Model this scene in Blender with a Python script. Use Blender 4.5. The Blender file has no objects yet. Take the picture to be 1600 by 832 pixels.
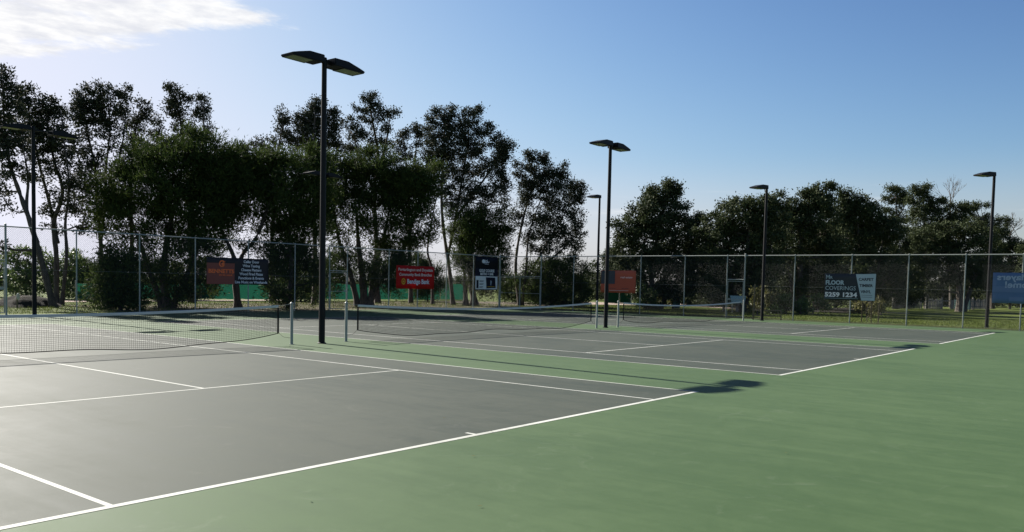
import bpy, bmesh, math, random
import numpy as np
from mathutils import Vector, Matrix

random.seed(7)
rng = np.random.default_rng(11)
scene = bpy.context.scene
COL = scene.collection

# ------------------------------------------------------------------ camera
CAM = np.array([-12.5108, -5.9642, 1.6874])
YAW, PITCH, ROLL, FPX, PPY = 0.9030, -0.0525, 0.0213, 1305.57, 512.53
_f = np.array([math.sin(YAW) * math.cos(PITCH), math.cos(YAW) * math.cos(PITCH), math.sin(PITCH)])
_r0 = np.array([math.cos(YAW), -math.sin(YAW), 0.0])
_u0 = np.cross(_r0, _f)
_r = _r0 * math.cos(ROLL) + _u0 * math.sin(ROLL)
_u = -_r0 * math.sin(ROLL) + _u0 * math.cos(ROLL)
cd = bpy.data.cameras.new('Camera')
cam = bpy.data.objects.new('Camera', cd)
COL.objects.link(cam)
cam.matrix_world = Matrix(((_r[0], _u[0], -_f[0], CAM[0]), (_r[1], _u[1], -_f[1], CAM[1]),
                           (_r[2], _u[2], -_f[2], CAM[2]), (0, 0, 0, 1)))
cd.sensor_width = 36.0
cd.lens = 36.0 * FPX / 1600.0
cd.shift_y = (PPY - 416.0) / 1600.0
cd.clip_start = 0.05
cd.clip_end = 5000.0
scene.camera = cam

# ------------------------------------------------------------------ sky, sun, exposure
SUN_EL = math.radians(32.1)
SUN_AZ = math.atan2(0.06, 1.0)          # clockwise from +Y
sun_dir = Vector((math.sin(SUN_AZ) * math.cos(SUN_EL), math.cos(SUN_AZ) * math.cos(SUN_EL), math.sin(SUN_EL)))
world = bpy.data.worlds.new('World')
scene.world = world
world.use_nodes = True
wt = world.node_tree
wt.nodes.clear()


def node(nt, kind, **kw):
    n = nt.nodes.new(kind)
    for k, v in kw.items():
        setattr(n, k, v)
    return n


def setin(n, **kw):
    for k, v in kw.items():
        n.inputs[k.replace('_', ' ')].default_value = v
    return n


def pixdir(x, y):
    d = _f + _r * (x - 800) / FPX - _u * (y - PPY) / FPX
    return d / np.linalg.norm(d)


def math_node(nt, op, a, b=None, c=None):
    n = nt.nodes.new('ShaderNodeMath')
    n.operation = op
    for i, v in enumerate((a, b, c)):
        if v is None:
            continue
        if isinstance(v, (int, float)):
            n.inputs[i].default_value = v
        else:
            nt.links.new(v, n.inputs[i])
    return n.outputs[0]


def maprange(nt, v, a, b, c=0.0, d=1.0, smooth=True):
    n = nt.nodes.new('ShaderNodeMapRange')
    n.interpolation_type = 'SMOOTHSTEP' if smooth else 'LINEAR'
    n.clamp = True
    nt.links.new(v, n.inputs[0])
    for i, q in enumerate((a, b, c, d)):
        n.inputs[i + 1].default_value = q
    return n.outputs[0]


sky = node(wt, 'ShaderNodeTexSky', sky_type='NISHITA', sun_disc=False)
sky.sun_elevation = SUN_EL
sky.sun_rotation = SUN_AZ
sky.altitude = 20
sky.air_density = 1.0
sky.dust_density = 1.0
sky.ozone_density = 3.0
bg = node(wt, 'ShaderNodeBackground')
bg.inputs['Strength'].default_value = 0.050
wo = node(wt, 'ShaderNodeOutputWorld')
tc = node(wt, 'ShaderNodeTexCoord')
sep = node(wt, 'ShaderNodeSeparateXYZ')
wt.links.new(tc.outputs['Generated'], sep.inputs[0])
# cloud layer: project the view direction onto a high plane
zz = math_node(wt, 'MAXIMUM', sep.outputs['Z'], 0.02)
cx = math_node(wt, 'DIVIDE', sep.outputs['X'], zz)
cy = math_node(wt, 'DIVIDE', sep.outputs['Y'], zz)
comb = node(wt, 'ShaderNodeCombineXYZ')
wt.links.new(cx, comb.inputs[0])
wt.links.new(cy, comb.inputs[1])
nz = node(wt, 'ShaderNodeTexNoise', noise_dimensions='3D')
setin(nz, Scale=3.4, Detail=10.0, Roughness=0.62, Distortion=0.35)
wt.links.new(comb.outputs[0], nz.inputs['Vector'])
# a bank of cloud towards the sun side (upper left of the view and on beyond the frame)
# plane coordinates: cloud occupies cx below a slanting edge
edge = math_node(wt, 'ADD', math_node(wt, 'MULTIPLY', cx, 1.0), math_node(wt, 'MULTIPLY', cy, 0.25))
bank = maprange(wt, edge, 2.45, 3.15, 1.0, 0.0)
bank_low = maprange(wt, cy, 2.35, 2.95, 0.0, 1.0)
cov = math_node(wt, 'MULTIPLY', bank, bank_low)
cl = math_node(wt, 'ADD', math_node(wt, 'MULTIPLY', cov, 0.70), math_node(wt, 'SUBTRACT', nz.outputs['Fac'], 0.95))
cmask = maprange(wt, cl, -0.06, 0.20)
nz2 = node(wt, 'ShaderNodeTexNoise', noise_dimensions='3D')
setin(nz2, Scale=5.5, Detail=6.0, Roughness=0.6)
wt.links.new(comb.outputs[0], nz2.inputs['Vector'])
ramp = node(wt, 'ShaderNodeMixRGB')
wt.links.new(maprange(wt, nz2.outputs['Fac'], 0.3, 0.7), ramp.inputs[0])
ramp.inputs[1].default_value = (6.4, 6.5, 6.9, 1)
ramp.inputs[2].default_value = (8.8, 8.7, 8.5, 1)
mix = node(wt, 'ShaderNodeMixRGB')
# thin wisps low over the horizon
azi = math_node(wt, 'ARCTAN2', sep.outputs['X'], sep.outputs['Y'])
wc = node(wt, 'ShaderNodeCombineXYZ')
wt.links.new(math_node(wt, 'MULTIPLY', azi, 7.0), wc.inputs[0])
wt.links.new(math_node(wt, 'MULTIPLY', sep.outputs['Z'], 75.0), wc.inputs[1])
wn = node(wt, 'ShaderNodeTexNoise')
setin(wn, Scale=1.0, Detail=5.0, Roughness=0.55)
wt.links.new(wc.outputs[0], wn.inputs['Vector'])
wband = math_node(wt, 'MULTIPLY', maprange(wt, sep.outputs['Z'], 0.04, 0.09), maprange(wt, sep.outputs['Z'], 0.09, 0.13, 1.0, 0.0))
wisp = math_node(wt, 'MULTIPLY', math_node(wt, 'MULTIPLY', maprange(wt, wn.outputs['Fac'], 0.54, 0.78), wband), 0.4)
wt.links.new(math_node(wt, 'MAXIMUM', math_node(wt, 'MULTIPLY', cmask, 0.9), wisp), mix.inputs[0])
SKY_GAIN, SKY_CON, SKY_SAT, SKY_TOP = 4.25, 1.75, 0.93, (1.7, 1.72, 2.0)
hs = node(wt, 'ShaderNodeHueSaturation')
wt.links.new(maprange(wt, sep.outputs['Z'], 0.0, 0.16, 0.25, SKY_SAT), hs.inputs['Saturation'])
wt.links.new(sky.outputs[0], hs.inputs['Color'])
ss = node(wt, 'ShaderNodeSeparateColor')
wt.links.new(hs.outputs[0], ss.inputs[0])
sc_ = node(wt, 'ShaderNodeCombineColor')
for k_ in range(3):            # response curve: deeper blues, gentle shoulder
    l_ = math_node(wt, 'POWER', math_node(wt, 'MAXIMUM', math_node(wt, 'DIVIDE', ss.outputs[k_], 4.0), 0.0), SKY_CON)
    den = math_node(wt, 'POWER', math_node(wt, 'ADD', math_node(wt, 'POWER', math_node(wt, 'DIVIDE', l_, SKY_TOP[k_]), 2.0), 1.0), 0.5)
    wt.links.new(math_node(wt, 'MULTIPLY', math_node(wt, 'DIVIDE', l_, den), SKY_GAIN), sc_.inputs[k_])
wt.links.new(sc_.outputs[0], mix.inputs[1])
wt.links.new(ramp.outputs[0], mix.inputs[2])
wt.links.new(mix.outputs[0], bg.inputs['Color'])
wt.links.new(bg.outputs[0], wo.inputs[0])

sd = bpy.data.lights.new('sun', 'SUN')
sd.energy = 5.0
sd.angle = math.radians(0.53)
sd.color = (1.0, 0.945, 0.865)
sun = bpy.data.objects.new('sun', sd)
COL.objects.link(sun)
sun.rotation_euler = sun_dir.to_track_quat('Z', 'Y').to_euler()
sun.location = (0, 40, 40)
vs = scene.view_settings
vs.view_transform = 'Standard'
vs.look = 'None'
vs.gamma = 1.0
vs.use_curve_mapping = False
vs.exposure = 1.31
scene.render.engine = 'CYCLES'


# ------------------------------------------------------------------ helpers
def pt(x, y, D):
    """photo pixel (1600 wide) at forward depth D -> world point"""
    return CAM + D * (_f + _r * (x - 800) / FPX - _u * (y - PPY) / FPX)


def gpt(x, D):
    a = pt(x, 0.0, D)
    b = pt(x, 1000.0, D)
    t = a[2] / (a[2] - b[2])
    return a + (b - a) * t


def tag(o, label=None, cat=None, group=None, kind=None):
    if label:
        o['label'] = label
    if cat:
        o['category'] = cat
    if group:
        o['group'] = group
    if kind:
        o['kind'] = kind
    return o


def empty(name, loc, rz=0.0):
    o = bpy.data.objects.new(name, None)
    COL.objects.link(o)
    o.location = loc
    o.rotation_euler = (0, 0, rz)
    o.empty_display_size = 0.2
    return o


def link(name, me, mat, parent=None):
    o = bpy.data.objects.new(name, me)
    if mat is not None and len(me.materials) == 0:
        me.materials.append(mat)
    COL.objects.link(o)
    if parent is not None:
        o.parent = parent
    return o


class MB:
    """collects plain shapes, builds one mesh"""

    def __init__(s):
        s.v = []
        s.f = []

    def add(s, vs_, fs):
        b = len(s.v)
        s.v += [tuple(q) for q in vs_]
        s.f += [tuple(i + b for i in q) for q in fs]
        return s

    def box(s, x0, x1, y0, y1, z0, z1):
        return s.add([(x0, y0, z0), (x1, y0, z0), (x1, y1, z0), (x0, y1, z0),
                      (x0, y0, z1), (x1, y0, z1), (x1, y1, z1), (x0, y1, z1)],
                     [(0, 3, 2, 1), (4, 5, 6, 7), (0, 1, 5, 4), (1, 2, 6, 5), (2, 3, 7, 6), (3, 0, 4, 7)])

    def tube(s, path, radii, n=8, cap=True):
        path = [Vector(q) for q in path]
        if isinstance(radii, (int, float)):
            radii = [radii] * len(path)
        b = len(s.v)
        for i, q in enumerate(path):
            t = (path[min(i + 1, len(path) - 1)] - path[max(i - 1, 0)]).normalized()
            a = Vector((0, 0, 1)) if abs(t.z) < 0.9 else Vector((1, 0, 0))
            e1 = t.cross(a).normalized()
            e2 = t.cross(e1)
            for k in range(n):
                an = 2 * math.pi * k / n
                s.v.append(tuple(q + (e1 * math.cos(an) + e2 * math.sin(an)) * radii[i]))
        for i in range(len(path) - 1):
            for k in range(n):
                k2 = (k + 1) % n
                s.f.append((b + i * n + k, b + (i + 1) * n + k, b + (i + 1) * n + k2, b + i * n + k2))
        if cap:
            s.f.append(tuple(b + k for k in range(n)))
            e = b + (len(path) - 1) * n
            s.f.append(tuple(e + n - 1 - k for k in range(n)))
        return s

    def mesh(s, name, smooth=False):
        me = bpy.data.meshes.new(name)
        me.from_pydata(s.v, [], s.f)
        me.update()
        if smooth:
            me.polygons.foreach_set('use_smooth', [True] * len(me.polygons))
            try:
                me.set_sharp_from_angle(angle=math.radians(40))
            except Exception:
                pass
        return me

    def build(s, name, mat, parent=None, smooth=False):
        return link(name, s.mesh(name, smooth), mat, parent)


def bevel(o, w=0.01, seg=2):
    bm = bmesh.new()
    bm.from_mesh(o.data)
    bmesh.ops.bevel(bm, geom=bm.edges[:], offset=w, segments=seg, affect='EDGES', profile=0.6)
    bm.to_mesh(o.data)
    bm.free()
    return o


# ------------------------------------------------------------------ materials
def mat_base(name):
    m = bpy.data.materials.new(name)
    m.use_nodes = True
    nt = m.node_tree
    return m, nt, nt.nodes['Principled BSDF']


def plain(name, col, rough=0.5, metal=0.0, spec=0.5, var=0.12, scale=14.0, bump=0.0):
    m, nt, b = mat_base(name)
    b.inputs['Roughness'].default_value = rough
    b.inputs['Metallic'].default_value = metal
    b.inputs['Specular IOR Level'].default_value = spec
    t = node(nt, 'ShaderNodeTexCoord')
    n = node(nt, 'ShaderNodeTexNoise')
    setin(n, Scale=scale, Detail=5.0, Roughness=0.6)
    nt.links.new(t.outputs['Object'], n.inputs['Vector'])
    mx = node(nt, 'ShaderNodeMixRGB')
    nt.links.new(n.outputs['Fac'], mx.inputs[0])
    mx.inputs[1].default_value = tuple(c * (1 - var) for c in col) + (1,)
    mx.inputs[2].default_value = tuple(c * (1 + var) for c in col) + (1,)
    nt.links.new(mx.outputs[0], b.inputs['Base Color'])
    if bump:
        bp = node(nt, 'ShaderNodeBump')
        bp.inputs['Strength'].default_value = bump
        bp.inputs['Distance'].default_value = 0.01
        nt.links.new(n.outputs['Fac'], bp.inputs['Height'])
        nt.links.new(bp.outputs[0], b.inputs['Normal'])
    return m


def court_mat(name, c_a, c_b, c_scuff, rough=0.72, spec=0.23):
    m, nt, b = mat_base(name)
    g = node(nt, 'ShaderNodeNewGeometry')
    big = node(nt, 'ShaderNodeTexNoise')
    setin(big, Scale=0.28, Detail=6.0, Roughness=0.62, Distortion=0.4)
    nt.links.new(g.outputs['Position'], big.inputs['Vector'])
    # brushed streaks left by the squeegee, along the court
    mp = node(nt, 'ShaderNodeMapping')
    mp.inputs['Scale'].default_value = (2.6, 0.22, 1)
    mp.inputs['Rotation'].default_value = (0, 0, 0.5)
    nt.links.new(g.outputs['Position'], mp.inputs[0])
    st = node(nt, 'ShaderNodeTexNoise')
    setin(st, Scale=1.1, Detail=5.0, Roughness=0.65, Distortion=0.8)
    nt.links.new(mp.outputs[0], st.inputs['Vector'])
    fine = node(nt, 'ShaderNodeTexNoise')
    setin(fine, Scale=120.0, Detail=3.0, Roughness=0.7)
    nt.links.new(g.outputs['Position'], fine.inputs['Vector'])
    midn = node(nt, 'ShaderNodeTexNoise')
    setin(midn, Scale=2.2, Detail=9.0, Roughness=0.72, Distortion=0.9)
    nt.links.new(g.outputs['Position'], midn.inputs['Vector'])
    s = math_node(nt, 'ADD', math_node(nt, 'ADD', math_node(nt, 'MULTIPLY', big.outputs['Fac'], 0.38), math_node(nt, 'MULTIPLY', st.outputs['Fac'], 0.32)),
                  math_node(nt, 'MULTIPLY', midn.outputs['Fac'], 0.30))
    mx = node(nt, 'ShaderNodeMixRGB')
    nt.links.new(maprange(nt, s, 0.39, 0.61), mx.inputs[0])
    mx.inputs[1].default_value = c_a + (1,)
    mx.inputs[2].default_value = c_b + (1,)
    # pale scuffs and ball marks
    sc = node(nt, 'ShaderNodeTexNoise')
    setin(sc, Scale=1.7, Detail=8.0, Roughness=0.75, Distortion=1.6)
    nt.links.new(g.outputs['Position'], sc.inputs['Vector'])
    mx2 = node(nt, 'ShaderNodeMixRGB')
    nt.links.new(math_node(nt, 'MULTIPLY', maprange(nt, sc.outputs['Fac'], 0.56, 0.72), 0.42), mx2.inputs[0])
    nt.links.new(mx.outputs[0], mx2.inputs[1])
    mx2.inputs[2].default_value = c_scuff + (1,)
    mx3 = node(nt, 'ShaderNodeMixRGB', blend_type='MULTIPLY')
    mx3.inputs[0].default_value = 0.22
    nt.links.new(mx2.outputs[0], mx3.inputs[1])
    nt.links.new(fine.outputs['Color'], mx3.inputs[2])
    nt.links.new(mx3.outputs[0], b.inputs['Base Color'])
    b.inputs['Specular IOR Level'].default_value = spec
    nt.links.new(math_node(nt, 'ADD', math_node(nt, 'MULTIPLY', s, 0.55), rough - 0.275), b.inputs['Roughness'])
    bp = node(nt, 'ShaderNodeBump')
    bp.inputs['Strength'].default_value = 0.25
    bp.inputs['Distance'].default_value = 0.003
    nt.links.new(fine.outputs['Fac'], bp.inputs['Height'])
    nt.links.new(bp.outputs[0], b.inputs['Normal'])
    return m


def leaf_mat(name, c_dark, c_mid, c_light, trans=0.18, rough=0.55, spec=0.35):
    m = bpy.data.materials.new(name)
    m.use_nodes = True
    nt = m.node_tree
    b = nt.nodes['Principled BSDF']
    out = nt.nodes['Material Output']
    g = node(nt, 'ShaderNodeNewGeometry')
    n = node(nt, 'ShaderNodeTexNoise')
    setin(n, Scale=0.8, Detail=3.0, Roughness=0.6)
    nt.links.new(g.outputs['Position'], n.inputs['Vector'])
    cr = node(nt, 'ShaderNodeValToRGB')
    cr.color_ramp.elements[0].position = 0.15
    cr.color_ramp.elements[0].color = c_dark + (1,)
    cr.color_ramp.elements[1].position = 0.9
    cr.color_ramp.elements[1].color = c_light + (1,)
    e = cr.color_ramp.elements.new(0.5)
    e.color = c_mid + (1,)
    f = math_node(nt, 'ADD', math_node(nt, 'MULTIPLY', g.outputs['Random Per Island'], 0.55),
                  math_node(nt, 'MULTIPLY', n.outputs['Fac'], 0.45))
    nt.links.new(f, cr.inputs[0])
    nt.links.new(cr.outputs[0], b.inputs['Base Color'])
    b.inputs['Roughness'].default_value = rough
    b.inputs['Specular IOR Level'].default_value = spec
    tr = node(nt, 'ShaderNodeBsdfTranslucent')
    nt.links.new(cr.outputs[0], tr.inputs['Color'])
    ms = node(nt, 'ShaderNodeMixShader')
    ms.inputs[0].default_value = trans
    nt.links.new(b.outputs[0], ms.inputs[1])
    nt.links.new(tr.outputs[0], ms.inputs[2])
    nt.links.new(ms.outputs[0], out.inputs['Surface'])
    return m


def bark_mat(name, a, b_):
    m, nt, b = mat_base(name)
    g = node(nt, 'ShaderNodeNewGeometry')
    mp = node(nt, 'ShaderNodeMapping')
    mp.inputs['Scale'].default_value = (6, 6, 1.2)
    nt.links.new(g.outputs['Position'], mp.inputs[0])
    n = node(nt, 'ShaderNodeTexNoise')
    setin(n, Scale=2.0, Detail=8.0, Roughness=0.7)
    nt.links.new(mp.outputs[0], n.inputs['Vector'])
    mx = node(nt, 'ShaderNodeMixRGB')
    nt.links.new(maprange(nt, n.outputs['Fac'], 0.3, 0.7), mx.inputs[0])
    mx.inputs[1].default_value = a + (1,)
    mx.inputs[2].default_value = b_ + (1,)
    nt.links.new(mx.outputs[0], b.inputs['Base Color'])
    b.inputs['Roughness'].default_value = 0.9
    bp = node(nt, 'ShaderNodeBump')
    bp.inputs['Strength'].default_value = 0.8
    bp.inputs['Distance'].default_value = 0.03
    nt.links.new(n.outputs['Fac'], bp.inputs['Height'])
    nt.links.new(bp.outputs[0], b.inputs['Normal'])
    return m


def ground_mat(name, cols, scale=0.5, bump=0.5):
    m, nt, b = mat_base(name)
    g = node(nt, 'ShaderNodeNewGeometry')
    n = node(nt, 'ShaderNodeTexNoise')
    setin(n, Scale=scale, Detail=9.0, Roughness=0.68)
    nt.links.new(g.outputs['Position'], n.inputs['Vector'])
    n2 = node(nt, 'ShaderNodeTexNoise')
    setin(n2, Scale=scale * 34, Detail=5.0, Roughness=0.7)
    nt.links.new(g.outputs['Position'], n2.inputs['Vector'])
    f = math_node(nt, 'ADD', math_node(nt, 'MULTIPLY', n.outputs['Fac'], 0.6), math_node(nt, 'MULTIPLY', n2.outputs['Fac'], 0.4))
    cr = node(nt, 'ShaderNodeValToRGB')
    cr.color_ramp.elements[0].position = 0.36
    cr.color_ramp.elements[0].color = cols[0] + (1,)
    cr.color_ramp.elements[1].position = 0.64
    cr.color_ramp.elements[1].color = cols[-1] + (1,)
    for i, c in enumerate(cols[1:-1]):
        e = cr.color_ramp.elements.new(0.36 + 0.28 * (i + 1) / (len(cols) - 1))
        e.color = c + (1,)
    nt.links.new(f, cr.inputs[0])
    nt.links.new(cr.outputs[0], b.inputs['Base Color'])
    b.inputs['Roughness'].default_value = 0.95
    b.inputs['Specular IOR Level'].default_value = 0.15
    bp = node(nt, 'ShaderNodeBump')
    bp.inputs['Strength'].default_value = bump
    bp.inputs['Distance'].default_value = 0.05
    nt.links.new(n2.outputs['Fac'], bp.inputs['Height'])
    nt.links.new(bp.outputs[0], b.inputs['Normal'])
    return m


def cloth_mat(name, col, trans=0.4, rough=0.8):
    m = plain(name, col, rough, 0, 0.2, 0.1, 3.0)
    nt = m.node_tree
    b = nt.nodes['Principled BSDF']
    tr = node(nt, 'ShaderNodeBsdfTranslucent')
    tr.inputs['Color'].default_value = col + (1,)
    ms = node(nt, 'ShaderNodeMixShader')
    ms.inputs[0].default_value = trans
    nt.links.new(b.outputs[0], ms.inputs[1])
    nt.links.new(tr.outputs[0], ms.inputs[2])
    nt.links.new(ms.outputs[0], nt.nodes['Material Output'].inputs['Surface'])
    return m


M = {}
M['green'] = court_mat('green_acrylic', (0.044, 0.083, 0.028), (0.059, 0.103, 0.039), (0.10, 0.138, 0.076))
M['slate'] = court_mat('slate_acrylic', (0.0325, 0.0435, 0.0305), (0.051, 0.061, 0.0445), (0.088, 0.093, 0.074))
M['line'] = court_mat('white_line_paint', (0.40, 0.41, 0.36), (0.56, 0.57, 0.52), (0.26, 0.27, 0.23))
M['black_metal'] = plain('black_powdercoat', (0.0045, 0.005, 0.006), 0.55, 0, 0.22, 0.2, 20)
M['lamp_glass'] = plain('prismatic_lens', (0.26, 0.28, 0.20), 0.4, 0, 0.4, 0.08, 20)
M['galv'] = plain('galvanised_steel', (0.29, 0.31, 0.28), 0.55, 0.08, 0.5, 0.18, 25)
M['wire'] = plain('dark_chain_wire', (0.020, 0.026, 0.026), 0.6, 0.0, 0.3, 0.1, 10)
M['net'] = plain('black_net_cord', (0.014, 0.015, 0.014), 0.85, 0, 0.2, 0.1, 30)
M['tape'] = plain('white_net_tape', (0.55, 0.57, 0.53), 0.8, 0, 0.2, 0.12, 7)
M['bark'] = bark_mat('dark_bark', (0.035, 0.027, 0.021), (0.11, 0.088, 0.070))
M['bark_pale'] = bark_mat('grey_bark', (0.06, 0.05, 0.042), (0.17, 0.145, 0.12))
M['leaf_mel'] = leaf_mat('feathery_olive_leaf', (0.020, 0.034, 0.010), (0.040, 0.062, 0.016), (0.085, 0.108, 0.028), 0.26, 0.72, 0.06)
M['leaf_tall'] = leaf_mat('leathery_grey_leaf', (0.022, 0.028, 0.015), (0.042, 0.050, 0.028), (0.074, 0.078, 0.048), 0.12, 0.72, 0.08)
M['leaf_right'] = leaf_mat('glossy_evergreen_leaf', (0.024, 0.036, 0.014), (0.046, 0.060, 0.024), (0.082, 0.096, 0.042), 0.18, 0.68, 0.10)
M['leaf_shrub'] = leaf_mat('fresh_shrub_leaf', (0.045, 0.075, 0.018), (0.085, 0.130, 0.030), (0.15, 0.20, 0.055), 0.35, 0.5, 0.3)
M['leaf_dry'] = leaf_mat('yellow_green_leaf', (0.075, 0.075, 0.022), (0.13, 0.125, 0.040), (0.20, 0.19, 0.075), 0.3, 0.6, 0.3)
M['grass'] = ground_mat('mown_grass', [(0.036, 0.053, 0.010), (0.076, 0.102, 0.017), (0.122, 0.142, 0.028)], 0.35, 0.8)
M['blade'] = leaf_mat('grass_blade', (0.044, 0.062, 0.013), (0.080, 0.108, 0.022), (0.13, 0.145, 0.038), 0.35, 0.6, 0.25)
M['litter'] = ground_mat('leaf_litter', [(0.05, 0.040, 0.026), (0.115, 0.095, 0.065), (0.20, 0.175, 0.125)], 0.7, 0.9)
M['soil_and_shade'] = ground_mat('dark_soil_and_shade', [(0.010, 0.009, 0.006), (0.024, 0.021, 0.014), (0.05, 0.042, 0.028)], 1.4, 0.9)  # mulch and mound, also the shade strip painted along the side fence
M['path'] = ground_mat('pinkish_gravel_path', [(0.24, 0.19, 0.15), (0.34, 0.27, 0.22), (0.42, 0.35, 0.29)], 0.6, 0.4)
M['concrete'] = plain('weathered_concrete', (0.30, 0.29, 0.27), 0.85, 0, 0.3, 0.2, 6)
M['cloth'] = cloth_mat('green_windbreak_cloth', (0.012, 0.085, 0.052), 0.30)
M['timber'] = bark_mat('weathered_timber', (0.10, 0.095, 0.085), (0.24, 0.225, 0.20))
M['stake'] = bark_mat('pine_stake', (0.10, 0.075, 0.045), (0.20, 0.155, 0.10))
M['pale_green'] = plain('pale_green_enamel', (0.30, 0.42, 0.38), 0.5, 0, 0.5, 0.08, 5)
M['bin'] = plain('bin_green_plastic', (0.02, 0.11, 0.07), 0.45, 0, 0.5, 0.1, 5)
M['white'] = plain('white_enamel', (0.75, 0.75, 0.72), 0.45, 0, 0.5, 0.05, 5)
for nm, c in dict(s_dark=(0.034, 0.030, 0.030), s_rust=(0.27, 0.085, 0.060), s_orange_ink=(0.95, 0.20, 0.06), s_white=(0.78, 0.78, 0.76),
                  s_red=(0.56, 0.018, 0.014), s_cream=(0.80, 0.70, 0.62), s_gold=(0.75, 0.48, 0.04), s_navy=(0.012, 0.012, 0.026),
                  s_black=(0.004, 0.0045, 0.005), s_orange=(0.52, 0.115, 0.060), s_slate=(0.070, 0.076, 0.082),
                  s_grey=(0.036, 0.042, 0.046), s_pale=(0.42, 0.52, 0.54), s_blue=(0.15, 0.25, 0.42), s_ltblue=(0.50, 0.60, 0.72),
                  s_blue2=(0.20, 0.30, 0.48), s_grime=(0.30, 0.40, 0.42)).items():
    M[nm] = cloth_mat('vinyl_' + nm[2:], c, 0.12 if nm not in ('s_blue', 's_blue2', 's_red', 's_ltblue') else 0.45, 0.55)

# ------------------------------------------------------------------ ground, courts
G2 = 3.6445
W = 10.97
O = [-W, G2, G2 + W + 3.449]       # left sideline X of each court
L = 23.77
FX, FY = 33.0, 31.1                # fence lines (right side, far end)


def sheet(name, poly, z, mat, parent=None, sub=1):
    b = MB()
    b.add([(x, y, z) for x, y in poly], [tuple(range(len(poly)))])
    return b.build(name, mat, parent)


def grass_ground():
    n = 120
    xs = np.concatenate([np.linspace(-900, -60, 14), np.linspace(-50, 160, 71), np.linspace(190, 1500, 16)])
    ys = np.concatenate([np.linspace(-900, -60, 14), np.linspace(-50, 160, 71), np.linspace(190, 1500, 16)])
    nx, ny = len(xs), len(ys)
    X, Y = np.meshgrid(xs, ys, indexing='ij')
    d = np.maximum(np.maximum(X - (FX + 1.5), Y - (FY + 1.5)), np.maximum(-20 - X, -12 - Y))
    k = np.clip((d - 90.0) / 40.0, 0, 1)
    Z = -0.03 + k * (0.30 * np.sin(X * 0.21 + 1.3) * np.cos(Y * 0.17) + 0.06 * np.sin(X * 0.53 + Y * 0.41))
    v = np.stack([X, Y, Z], -1).reshape(-1, 3)
    f = []
    for i in range(nx - 1):
        for j in range(ny - 1):
            a = i * ny + j
            f.append((a, a + ny, a + ny + 1, a + 1))
    me = bpy.data.meshes.new('ground')
    me.from_pydata(v.tolist(), [], f)
    me.polygons.foreach_set('use_smooth', [True] * len(me.polygons))
    o = link('ground', me, M['grass'])
    tag(o, 'green mown grass lawn around the courts', None, None, 'structure')


grass_ground()
slab = MB().box(-22, FX + 0.12, -12, FY + 0.1, -0.25, 0.0).build('court_surround', M['green'])
tag(slab, 'green acrylic surround of the three courts', kind='structure')
for ci, ox in enumerate(O):
    base = sheet('playing_surface', [(ox, 0), (ox + W, 0), (ox + W, L), (ox, L)], 0.0015, M['slate'])
    tag(base, ['grey playing area of the nearest court', 'grey playing area of the middle court', 'grey playing area of the court by the side fence'][ci], kind='structure')
    lw, bw = 0.05, 0.075

    def line(x0, x1, y0, y1):
        sheet('court_line', [(x0, y0), (x1, y0), (x1, y1), (x0, y1)], 0.003, M['line'], base)
    line(ox, ox + W, 0, bw)
    line(ox, ox + W, L - bw, L)
    for q in (0, W - lw):
        line(ox + q, ox + q + lw, bw, L - bw)
    for q in (1.372, W - 1.372 - lw):
        line(ox + q, ox + q + lw, bw, L - bw)
    s0, s1 = ox + 1.372 + lw, ox + W - 1.372 - lw
    line(s0, s1, 5.485, 5.485 + lw)
    line(s0, s1, L - 5.485 - lw, L - 5.485)
    c = ox + W / 2
    line(c - lw / 2, c + lw / 2, 5.485 + lw, L - 5.485 - lw)
    line(c - lw / 2, c + lw / 2, bw, bw + 0.13)
    line(c - lw / 2, c + lw / 2, L - bw - 0.13, L - bw)

# painted shade strip at the fence foot, litter under the trees, the paths
def wobble(pts, amp=0.35, step=1.2):
    out = []
    for i in range(len(pts)):
        a = Vector(pts[i]); b = Vector(pts[(i + 1) % len(pts)])
        n = max(1, int((b - a).length / step))
        for k in range(n):
            p_ = a.lerp(b, k / n)
            out.append((p_.x + random.uniform(-amp, amp), p_.y + random.uniform(-amp, amp)))
    return out


tag(sheet('fence_shade_strip', [(FX + 0.14, -12), (FX + 0.95, -12), (FX + 0.95, FY + 0.1), (FX + 0.14, FY + 0.1)], 0.012, M['soil_and_shade']), 'dark strip painted as the shade line along the side fence', kind='structure')  # shadow line at the fence foot, laid down as a dark-coloured sheet



def gnd(x, y, z=0.0):
    d = _f + _r * (x - 800) / FPX - _u * (y - PPY) / FPX
    q = CAM + d * ((z - CAM[2]) / d[2])
    return (float(q[0]), float(q[1]))


tag(sheet('litter_ground', wobble([(9, FY + 0.5), (44, FY + 0.5), (52, 43), (40, 47), (8, 42)], 0.5), -0.022, M['litter']),
    'brown leaf litter under the row of trees', kind='structure')
tag(sheet('far_path', wobble([(-14, 46), (30, 49), (30, 52), (-14, 49)], 0.12), -0.014, M['path']), 'pale path beyond the trees', kind='structure')
tag(sheet('side_path', wobble([gnd(900, 475.5), gnd(1000, 477.0), gnd(1085, 478.8), gnd(1160, 483.6), gnd(1250, 486), gnd(1420, 490.0), gnd(1420, 488.9), gnd(1250, 485.0), gnd(1160, 482.6), gnd(1085, 474.8), gnd(1000, 473.5), gnd(900, 471.5)], 0.1), -0.014, M['path']),
    'pinkish gravel path beyond the side fence', kind='structure')
tag(sheet('garden_bed', wobble([gnd(1140, 486), gnd(1260, 488), gnd(1380, 489), gnd(1380, 482), gnd(1260, 480), gnd(1140, 477)], 0.2), -0.006, M['soil_and_shade']),
    'mulched garden bed beyond the side fence', kind='structure')

# ------------------------------------------------------------------ light poles
head_cache = {}


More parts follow.
